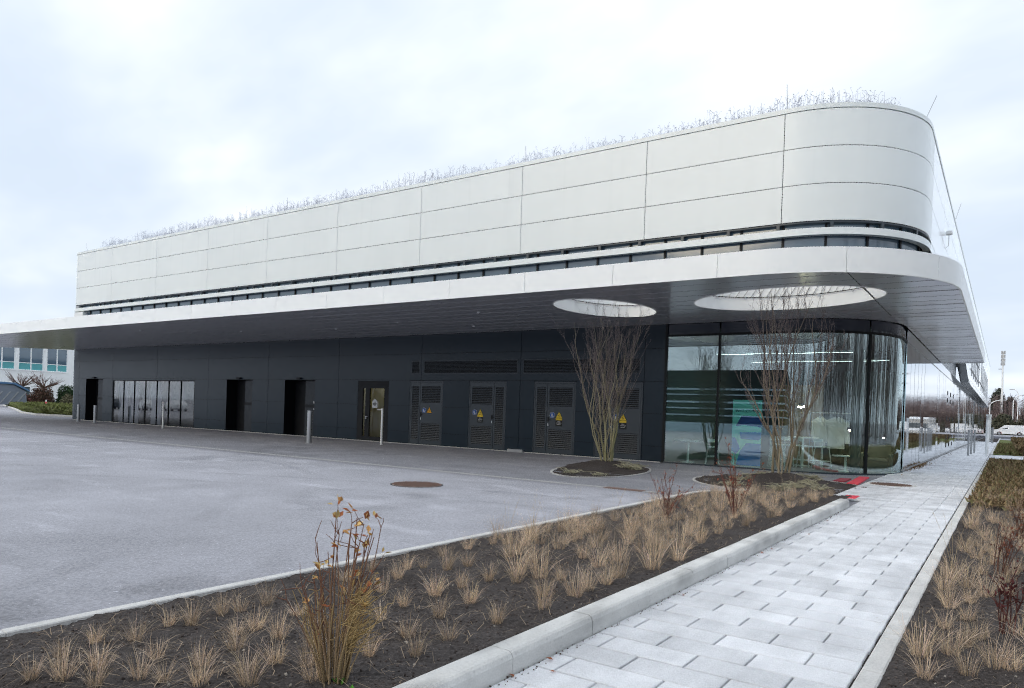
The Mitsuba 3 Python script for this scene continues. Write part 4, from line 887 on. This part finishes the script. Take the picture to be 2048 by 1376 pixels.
for i, (x, y, z, n, lb) in enumerate(((-6.05, 27.1, 2.16, 5, 'lit pendant lamp cluster above the tall lobby table'), (-4.45, 27.2, 1.36, 1, 'lit pendant lamp left of the glass mullion'), (-4.28, 27.0, .98, 2, 'lowest lit pendant lamp beside the glass mullion'), (-3.85, 26.6, 1.16, 1, 'lit pendant lamp behind the curved corner glass'), (-3.35, 26.9, 1.16, 1, 'small lit pendant lamp nearest to the curved glass end'))):
    t = thing('pendant_lamp', lb, 'lamp'); obj('cord', tube([[x, y, z+.06], [x, y, 4.6]], .006, 4), 'mat_black', t)
    obj('shade', cyl(x, y, z+.02, z+.10, .09, 14), 'mat_black', t)
    for k in range(n):
        a = k*2.4; s = trimesh.creation.icosphere(2, .034); v = np.array(s.vertices)+[x+(.10*math.cos(a) if n > 1 else 0), y+(.10*math.sin(a) if n > 1 else 0), z-.03*(k % 3)]
        obj('bulb', (v, np.array(s.faces)), 'mat_bulb', t, emitter={'type': 'area', 'radiance': {'type': 'rgb', 'value': [14., 11., 7.5]}})

# ---------------------------------------------------------------- left background
lawn = Polygon([(-112, 41), (-85, 32.2), (-70, 27), (-63, 25.3), (-58.5, 26.2), (-54.2, 28), (-54.2, 50), (-137, 60)])
obj('lawn', sheet_poly(lawn, .05), 'mat_lawn', kind='structure', label='green planted island left of the building')
KL = thing('lawn_kerb', 'pale kerb around the green island on the left', None, kind='structure')
q = [(-112, 41), (-85, 32.2), (-70, 27), (-63, 25.3), (-58.5, 26.2), (-54.2, 28)]
for a, b in zip(q[:-1], q[1:]):
    d = np.subtract(b, a); obj('kerb_stone', mv(slab(0, np.hypot(*d), -.08, .08, 0, .14, .02), a[0], a[1], 0, math.atan2(d[1], d[0])), 'mat_edging', KL)
r = np.random.default_rng(31); n = 26000; t = r.random(n); u = r.random(n)**1.6
ax = -112+t*58; ay = np.interp(ax, [p[0] for p in q], [p[1] for p in q])+.25+u*9; mm, cc = cover(n, (0, 1), (0, 1), .45, [(.16, .19, .06), (.22, .24, .10), (.12, .13, .05)], 32, .28)
v = mm[0].reshape(-1, 3, 3).copy(); v[:, :, 0] += (ax-v[:, 0, 0])[:, None]; v[:, :, 1] += (ay-v[:, 0, 1])[:, None]
obj('ground_cover', (v.reshape(-1, 3), mm[1]), 'mat_plant', color=cc, kind='stuff', label='low green ground cover on the island left of the building', cat='ground cover')
WB = thing('office_building', 'white two storey office block with teal window bands behind the canopy', 'building')
obj('wall', bx(-150, -135.12, 10, 60.6, 0, 5.72), 'mat_paint_white', WB); obj('upper_wall', bx(-150, -135.12, 10, 60.6, 9.7, 12), 'mat_paint_white', WB)
obj('core', bx(-150, -136.5, 10, 58.8, 5.72, 9.7), 'mat_interior_dark', WB); obj('pier', bx(-150, -135.12, 58.95, 60.6, 5.72, 9.7), 'mat_paint_white', WB)
obj('window_sill', bx(-135.3, -134.95, 10, 58.95, 5.60, 5.74), 'mat_paint_white', WB)
obj('door', bx(-135.14, -135.05, 50.5, 53.2, 0, 2.9), 'mat_interior_dark', WB)
pj = [16.9, 21.15, 25.4, 29.65, 33.9, 38.15, 42.4, 46.65, 50.9, 55.15, 58.95]
for a, b in zip(pj[:-1], pj[1:]):
    obj('pier', bx(-136, -135.0, a, a+.55, 5.74, 9.7), 'mat_paint_white', WB); mid = (a+.55+b)/2
    for p, q_ in ((a+.55, mid), (mid, b)):
        w = holder('window', WB)
        obj('frame', ext_x(sbox(p, 5.74, q_, 9.7).difference(sbox(p+.09, 6.98, q_-.09, 9.6)).difference(sbox(p+.09, 5.80, q_-.09, 6.86)), -135.3, .12), 'mat_paint_white', w)
        obj('pane', bx(-135.3, -135.27, p+.08, q_-.08, 6.98, 9.6), 'mat_strip_glass', w); obj('spandrel', bx(-135.3, -135.25, p+.08, q_-.08, 5.8, 6.86), 'mat_teal', w)
CT = thing('skip_container', 'grey ribbed waste container with blue gabled lid at the far left', 'container')
cp = Polygon([(33.2, .3), (39.15, .3), (38.95, 2.0), (37.6, 2.75), (33.4, 2.9)])
obj('body', ext_x(cp, -102.5, 2.5), 'mat_container', CT)
obj('lid', ext_x(Polygon([(33.2, 2.92), (37.65, 2.8), (39.3, 1.98), (39.3, 2.16), (37.75, 3.02), (33.2, 3.15)]), -102.7, 2.9), 'mat_container_lid', CT)
for i in range(6): obj('rib', ext_x(LineString([(33.6+i*.85, .4), (34.7+i*.85, 1.9)]).buffer(.05), -100.0, .09), 'mat_galv', CT)
for y0 in (33.6, 38.2): obj('foot', bx(-102.4, -100.1, y0, y0+.5, 0, .3), 'mat_black', CT)
CN = thing('traffic_cone', 'red and white traffic cone on the green island', 'cone')
for z0, z1, a, b, mt, nm in ((.05, .35, .22, .17, 'mat_red', 'stripe'), (.35, .6, .17, .125, 'mat_paint_white', 'stripe'), (.6, .85, .125, .08, 'mat_red', 'stripe'), (.85, 1.05, .08, .04, 'mat_paint_white', 'tip')):
    obj(nm, tube([[-95, 39.2, z0], [-95, 39.2, z1]], [a, b], 14), mt, CN)
obj('base', bx(-95.3, -94.7, 38.9, 39.5, 0.03, .09), 'mat_red', CN)
def pollard(x, y, h, seed, label):
    r = np.random.default_rng(seed); K = thing('pollarded_tree', label, 'tree'); wd, tw = Wood(), Wood()
    wd.add([[x, y, 0], [x+.1, y, h*.3], [x, y+.05, h*.5]], [.22, .18, .16], (.13, .10, .085), 8)
    for i in range(16):
        a = r.uniform(0, 2*PI); d = np.array([math.cos(a), math.sin(a), r.uniform(.15, .8)]); p0 = np.array([x, y, h*.5]); p1 = p0+d*r.uniform(.8, 1.6); wd.add([p0, p1], [.10, .06], (.14, .10, .085), 5)
        for k in range(7):
            p2 = p1+(d+r.normal(0, .5, 3)+[0, 0, .5])*r.uniform(.4, 1.0); tw.add([p1, p2], [.035, .015], (.15, .10, .09), 3)
    m, c = wd.done(); obj('trunk', m, 'mat_plant', K, color=c); m, c = tw.done(); obj('crown', m, 'mat_plant', K, color=c)
pollard(-118, 45.5, 5.6, 1, 'bare pollarded tree with wide crown before the office block'); pollard(-118, 48.3, 5.4, 2, 'smaller bare pollarded tree right of the wide one')
def bush(name, label, x, y, rx, ry, h, n, cols, seed, size=.25, cat='bush', group=None, z0=0):
    r = np.random.default_rng(seed); d = r.normal(0, 1, (n, 3)); d /= np.linalg.norm(d, axis=1, keepdims=True); d[:, 2] = np.abs(d[:, 2]); rad = r.random(n)**.35
    lump = .75+.5*meshkit.noise(d*2.5+seed)
    p = np.stack([x+d[:, 0]*rx*rad*lump, y+d[:, 1]*ry*rad*lump, z0+d[:, 2]*h*rad*lump], 1); o = r.normal(0, 1, (n, 3)); o /= np.linalg.norm(o, axis=1, keepdims=True); s = np.cross(o, r.normal(0, 1, (n, 3))); s /= np.linalg.norm(s, axis=1, keepdims=True)
    L = size*r.uniform(.5, 1.3, n)[:, None]; v = np.stack([p-s*L*.3, p+s*L*.3, p+o*L], 1).reshape(-1, 3); c = np.array(cols)[r.integers(len(cols), size=n)]*r.uniform(.5, 1.3, (n, 1))
    return obj(name, (v, np.arange(3*n).reshape(-1, 3)), 'mat_plant', color=np.repeat(c, 3, 0), label=label, cat=cat, group=group)
bush('conifer_bush', 'dark green rounded conifer bush beside the building corner', -110, 48.2, 2.0, 1.5, 3.1, 6000, [(.03, .06, .03), (.045, .075, .035)], 51)
bush('brown_bush', 'reddish brown bare bush left of the dark conifer', -112, 45.6, 2.2, 1.5, 2.9, 5000, [(.12, .065, .05), (.10, .07, .05)], 52)
bush('brown_bush', 'low reddish bush beside the grey container', -110, 42.6, 1.6, 1.1, 1.6, 2600, [(.14, .06, .055), (.11, .07, .05)], 53)
bush('grey_bush', 'pale olive bush at the corner of the dark wall', -104, 46.2, 2.2, 1.3, 1.8, 3600, [(.16, .16, .10), (.13, .12, .08)], 54)

for i, (x, y, h) in enumerate(((-62, 40, 3.6), (-70, 44, 4.2), (-78, 47, 4.4), (-66, 47, 4.8), (-87, 52, 4.2), (-58, 46, 3.4), (-76, 54, 5.0))):
    bush('brown_bush', 'leafless brown bush hidden beyond the left end of the building, mirrored in the canopy', x, y, 4.2, 2.6, h, 3600, [(.13, .085, .07), (.15, .10, .085), (.10, .085, .06)], 55+i, .34, group='brown bushes beyond the left end of the building')
m, c = cover(16000, (-.5, 3.), (51.5, 84), .12, [(.13, .15, .05), (.18, .15, .07), (.22, .17, .09)], 62, .14)
obj('ground_cover', m, 'mat_plant', color=c, kind='stuff', label='short ragged green and brown turf on the nearer far lawn', cat='ground cover')
# ---------------------------------------------------------------- far right: lawns, vehicles, trees, mast
LR = obj('lawn', sheet_poly(unary_union([sbox(-.55, 51.3, 12, 84), sbox(-.55, 86, 12, 120)]), .05), 'mat_lawn', kind='structure', label='strips of lawn right of the paved path farther down')
obj('far_kerb', join([slab(-.70, -.56, 51.3, 138, 0, .06, .01), slab(-.6, 12, 84.2, 85.8, 0, .03, .005)]), 'mat_edging', kind='structure', label='pale kerb line along the far lawns')
m, c = cover(30000, (.7, 9), (52, 120), .35, [(.20, .13, .07), (.15, .12, .06), (.24, .16, .09)], 61, .25)
obj('ground_cover', m, 'mat_plant', color=c, kind='stuff', label='reddish brown ground cover beyond the far lawn strips', cat='ground cover')
for i, (x, y) in enumerate(((3.2, 76), (5.5, 79), (7.8, 82), (3.5, 92))): bush('hedge_bush', 'low brown hedge bush behind the far lawn', x, y, 1.6, 1.6, .95, 1800, [(.15, .09, .06), (.11, .09, .05)], 70+i, .2, group='brown hedge bushes behind the far lawn')
obj('parking_lot', slab(-14, 60, 139, 215, .0, .36, .05), 'mat_asphalt', kind='structure', label='slightly raised parking area at the far end of the path')
def wheel(K, x, y, z, r, w, n=18):
    k = holder('wheel', K); t = np.array(tube([[0, -w/2, 0], [0, w/2, 0]], r, n)[0]); f = tube([[0, -w/2, 0], [0, w/2, 0]], r, n)[1]
    return k, t, f
def vehicle(name, label, cat, x, y, z, rz, prof_, width, wx_, wr, wins, mat='mat_car', group=None):
    K = thing(name, label, cat, group); w = width
    P = Polygon(prof_).buffer(.06).buffer(-.06)
    cuts = unary_union([ellipse(a, wr, wr*1.12, wr*1.12, 0, 24) for a in wx_]); P = P.difference(cuts)
    def place(m): return mv(m, x, y, z, rz)
    body = ext_y(P, w/2, w); v = body[0].copy(); top = max(p[1] for p in prof_); v[:, 1] *= np.where(v[:, 2] > top*.55, 1-.12*(v[:, 2]-top*.55)/(top*.45), 1); obj('body', place((v, body[1])), mat, K, smooth=25)
    for nm, poly in wins:
        if nm == 'side_window':
            for s in (-1, 1):
                g = ext_y(Polygon(poly), s*(w/2*.985)+.012, .024); vv = g[0].copy(); vv[:, 1] *= np.where(vv[:, 2] > top*.55, 1-.12*(vv[:, 2]-top*.55)/(top*.45), 1); obj('side_window', place((vv, g[1])), 'mat_carglass', K)
        else:
            (a0, b0), (a1, b1) = poly; q = np.array([[a0, -w*.42, b0], [a0, w*.42, b0], [a1, w*.39, b1], [a1, -w*.39, b1]]); n_ = np.array([-(b1-b0), 0, a1-a0])*(1 if a1 > a0 else 1); n_ = n_/np.linalg.norm(n_); q = q+n_*.02*(1 if n_[0]*(a0 if abs(a0) > abs(a1) else a1) > 0 else -1)
            obj(nm, place((q, np.array([[0, 1, 2], [0, 2, 3]]))), 'mat_carglass', K)
    for a in wx_:
        for s in (-1, 1):
            k = holder('wheel', K)
            obj('tyre', place(tube([[a, s*(w/2-.22), wr], [a, s*(w/2-.01), wr]], wr, 20)), 'mat_tyre', k, smooth=30)
            obj('rim', place(tube([[a, s*(w/2-.02), wr], [a, s*(w/2+.004), wr]], wr*.62, 16)), 'mat_galv', k)
    fx = min(p[0] for p in prof_)
    for s in (-1, 1): obj('headlight', place(bx(fx+.02, fx+.16, s*w*.36-.16, s*w*.36+.16, wr*2.15, wr*2.6)), 'mat_steel', K)
VAN = [(-2.45, .35), (-2.5, .75), (-2.42, 1.02), (-1.62, 1.22), (-.88, 1.88), (-.55, 1.97), (2.35, 1.95), (2.48, 1.7), (2.5, .4), (2.4, .3), (-2.3, .28)]
VW_ = [('windscreen', [(-1.60, 1.24), (-.92, 1.86)]), ('side_window', [(-1.35, 1.22), (-.85, 1.70), (-.25, 1.74), (-.25, 1.22)])]
CAR = [(-2.1, .35), (-2.15, .62), (-2.0, .80), (-1.05, .95), (-.35, 1.42), (.2, 1.50), (1.1, 1.44), (1.95, 1.02), (2.12, .9), (2.15, .45), (2.0, .28), (-2.0, .25)]
CW_ = [('windscreen', [(-1.05, .97), (-.35, 1.42)]), ('side_window', [(-.85, 1.0), (-.28, 1.36), (.25, 1.43), (1.0, 1.38), (1.5, 1.05)])]
vehicle('white_van', 'white panel van parked across the far end of the path', 'van', .65, 164, .36, 0, VAN, 1.9, (-1.55, 1.55), .34, VW_)
vehicle('red_car', 'red car parked behind the white van', 'car', .2, 170, .36, .1, CAR, 1.8, (-1.35, 1.35), .32, CW_, 'mat_red')
MH = [(-3.0, .4), (-3.05, .95), (-2.75, 1.25), (-2.35, 2.0), (-2.5, 2.55), (-2.1, 2.85), (3.0, 2.85), (3.05, .5), (2.9, .35), (-2.9, .35)]
vehicle('motorhome', 'white motorhome seen mirrored in the side wall', 'motorhome', 4.6, 118, 0, PI/2, MH, 2.2, (-1.9, 1.7), .36, [('windscreen', [(-2.74, 1.3), (-2.36, 1.98)]), ('side_window', [(-2.3, 1.4), (-2.05, 1.95), (-1.5, 1.95), (-1.5, 1.4)])])
for i, (x, y, k) in enumerate(((9.5, 150, 0), (13.0, 168, 1), (17.5, 164, 0), (22.5, 164, 1), (8.0, 172, 1), (28, 168, 0))):
    vehicle('parked_van' if k == 0 else 'parked_car', 'white van in the parking row, seen only in reflection' if k == 0 else 'pale car in the parking row, seen only in reflection', 'van' if k == 0 else 'car', x, y, .36, .05*i, VAN if k == 0 else CAR, 1.9, (-1.5, 1.5) if k == 0 else (-1.35, 1.35), .33, VW_ if k == 0 else CW_, group='vehicles parked at the far lot')
MS = thing('floodlight_mast', 'tall pale floodlight mast with lamp rack at the top', 'mast')
obj('pole', tube([[-.95, 230, 0], [-1.0, 230, 12], [-1.1, 230, 22]], [.33, .24, .16], 12), 'mat_paint_white', MS, smooth=30)
for i in range(4): obj('floodlight', join([bx(-1.55, -1.15, 229.7, 230.3, 18.4+i*1.0, 19.2+i*1.0), bx(-1.0, -.55, 229.7, 230.3, 18.4+i*1.0, 19.2+i*1.0)]), 'mat_galv', MS)
obj('bracket', bx(-2.0, -1.2, 229.9, 230.1, 17.3, 17.5), 'mat_galv', MS)
def lamp_post(x, y, h, arm, label, group=None):
    K = thing('street_lamp', label, 'street lamp', group); t = np.linspace(0, PI/2, 8)
    obj('pole', tube([[x, y, 0], [x, y, h-1.4]]+[[x+arm*(1-math.cos(q)), y, h-1.4+1.4*math.sin(q)] for q in t[1:]], .09, 8), 'mat_paint_white', K, smooth=30)
    obj('lamp_head', bx(x+arm-.1, x+arm+.8*np.sign(arm), y-.15, y+.15, h-.06, h+.08) if arm > 0 else bx(x+arm-.8, x+arm+.1, y-.15, y+.15, h-.06, h+.08), 'mat_galv', K)
lamp_post(-3.1, 200, 8.2, 2.4, 'curved street lamp beside the far end of the building'); lamp_post(1.2, 180, 8.6, 1.6, 'curved street lamp above the white van'); lamp_post(2.1, 190, 10.2, -.8, 'tall street lamp at the right edge of the photo')
for i, (x, y) in enumerate(((5.2, 88), (7.5, 108), (10.5, 132), (15, 150))): lamp_post(x, y, 7.2, -.7, 'lamp post along the parking area, seen only in reflection', 'lamp posts along the parking area')
bush('evergreen_hedge', 'dark evergreen hedge behind the white van', -.3, 178, 2.9, 1.5, 4.9, 7000, [(.095, .105, .075), (.12, .12, .085)], 81, .45)
bush('evergreen_hedge', 'rounded dark hedge bush right of the white column', 3.4, 180, 2.6, 1.5, 3.6, 5000, [(.11, .11, .08), (.13, .12, .09)], 82, .45)
def bare_wood(xs, ys, hs, seed, tw=22):
    r = np.random.default_rng(seed); n = len(xs); vs, cs = [], []
    for x, y, h in zip(xs, ys, hs):
        col = np.array([.21, .16, .155])*r.uniform(.6, 1.3); w = .10*h/10
        k = tw+2; a = r.uniform(0, 2*PI, k); t = r.uniform(.25, .95, k); L = h*r.uniform(.10, .30, k)*(1.15-t)
        p0 = np.stack([np.full(k, x), np.full(k, y), t*h], 1); d = np.stack([np.cos(a)*.7, np.sin(a)*.7, np.full(k, .8)], 1); s = np.stack([-np.sin(a), np.cos(a), a*0], 1)*w*.55
        p0[0] = p0[1] = [x, y, 0]; L[:2] = h*.95; d[:2] = [[.03, 0, 1], [0, .03, 1]]; s[0], s[1] = [w, 0, 0], [0, w, 0]
        v = np.stack([p0-s, p0+s, p0+d*L[:, None]], 1).reshape(-1, 3); vs.append(v); cs.append(np.tile(col, (len(v), 1)))
    v = np.vstack(vs); return (v, np.arange(len(v)).reshape(-1, 3)), np.vstack(cs)
n = 3000; xs = rng.uniform(-30, 90, n); ys = rng.uniform(222, 275, n); m, c = bare_wood(xs, ys, rng.uniform(8.5, 11.5, n), 91, 26)
obj('bare_wood', m, 'mat_plant', color=c, kind='stuff', label='brown leafless wood along the horizon beyond the parking area', cat='trees')
m, c = cover(26000, (-30, 90), (222, 250), 5.0, [(.19, .145, .135), (.17, .14, .125)], 92, .9)
obj('undergrowth', m, 'mat_plant', color=c, kind='stuff', label='brown undergrowth at the edge of the far wood', cat='undergrowth')
def pine(x, y, h, rr, seed, label):
    K = thing('pine_tree', label, 'tree'); obj('trunk', tube([[x, y, 0], [x, y, h*.6], [x+.2, y, h*.9]], [.28, .2, .1], 8), 'mat_wood', K)
    k = bush('crown', None, x, y, rr, rr, h*.45, 2600, [(.085, .095, .08), (.10, .105, .085)], seed, .7, None, z0=h*.55); scene[f'{K}__crown'] = scene.pop(k); used.discard(k); used.add(f'{K}__crown')
pine(-2.0, 240, 12.6, 1.7, 95, 'dark pine tree behind the floodlight mast'); pine(1.0, 244, 10.6, 1.6, 96, 'smaller dark pine right of the floodlight mast')

# ---------------------------------------------------------------- behind the camera: what the glass reflects
OP = thing('opposite_building', 'pale curved building across the forecourt, seen only in the glass reflection', 'building')
op = Path2([(-18., -70.)]+arc(-21., -37., 3., 0, 90, 14)+[(-70., -34.)])
opf = Polygon([tuple(q) for q in op.at(op.samp(0, op.l[-1]))[0]]+[(-70, -70)])
opf = opf.buffer(0)
zb = [0, 1.1, 1.9, 2.05, 2.7, 2.85, 3.4, 3.6, 4.3, 4.42, 4.9, 5.1, 7.2]
for i, (a, b) in enumerate(zip(zb[:-1], zb[1:])):
    mt, nm, o = ('mat_black', 'dark_band', -.15) if i % 2 else ('mat_blue_grey', 'wall_band', .05)
    obj(nm, ext_z(opf.buffer(o), a, b-a), mt, OP)
r = np.random.default_rng(99)
for i, (x, y, h) in enumerate(((-12, -22, 9), (-6, -30, 11), (1, -26, 10), (-15, -50, 13), (4, -44, 12), (-2, -58, 13), (10, -34, 10), (-9, -42, 12))):
    K = thing('bare_tree', 'tall bare tree behind the camera, seen only in the glass reflection', 'tree', 'bare trees reflected in the corner glass'); wd, tw = Wood(), Wood()
    for s in range(3):
        d = np.array([r.normal(0, .12), r.normal(0, .12), 1.]); grow(wd, tw, [x+r.normal(0, .2), y+r.normal(0, .2), 0], d/np.linalg.norm(d), h*r.uniform(.8, 1), .13, 0, r, (.08, .07, .06), (.07, .05, .05))
    m, c = wd.done(); obj('trunk', m, 'mat_plant', K, color=c); m, c = tw.done(); obj('crown', m, 'mat_plant', K, color=c)
n = 640; m, c = bare_wood(rng.uniform(22, 95, n), rng.uniform(-80, 85, n), rng.uniform(11, 20, n), 97, 60)
obj('bare_wood', m, 'mat_plant', color=c*.75, kind='stuff', label='tall bare wood southeast of the path, seen only in the curved corner glass', cat='trees')
n = 700; m, c = bare_wood(rng.uniform(-220, 120, n), rng.uniform(-125, -95, n), rng.uniform(9, 14, n), 93, 16)
obj('bare_wood', m, 'mat_plant', color=c, kind='stuff', label='bare wood far behind the camera, seen only in reflections', cat='trees')
n = 260; m, c = bare_wood(rng.uniform(-250, -215, n), rng.uniform(-90, 170, n), rng.uniform(3.0, 4.6, n), 94, 16)
obj('bare_wood', m, 'mat_plant', color=c, kind='stuff', label='bare brown wood beyond the office block on the far left', cat='trees')
for i, (x, y) in enumerate(((-99, -6), (-97, -9.5), (-102, -2.5), (-94, -13))):
    vehicle('parked_car', 'pale parked car seen only in the left window bay reflection', 'car', x, y, 0, .3, CAR, 1.8, (-1.35, 1.35), .32, CW_, 'mat_car' if i != 2 else 'mat_car_dark', group='parked cars reflected in the left windows')
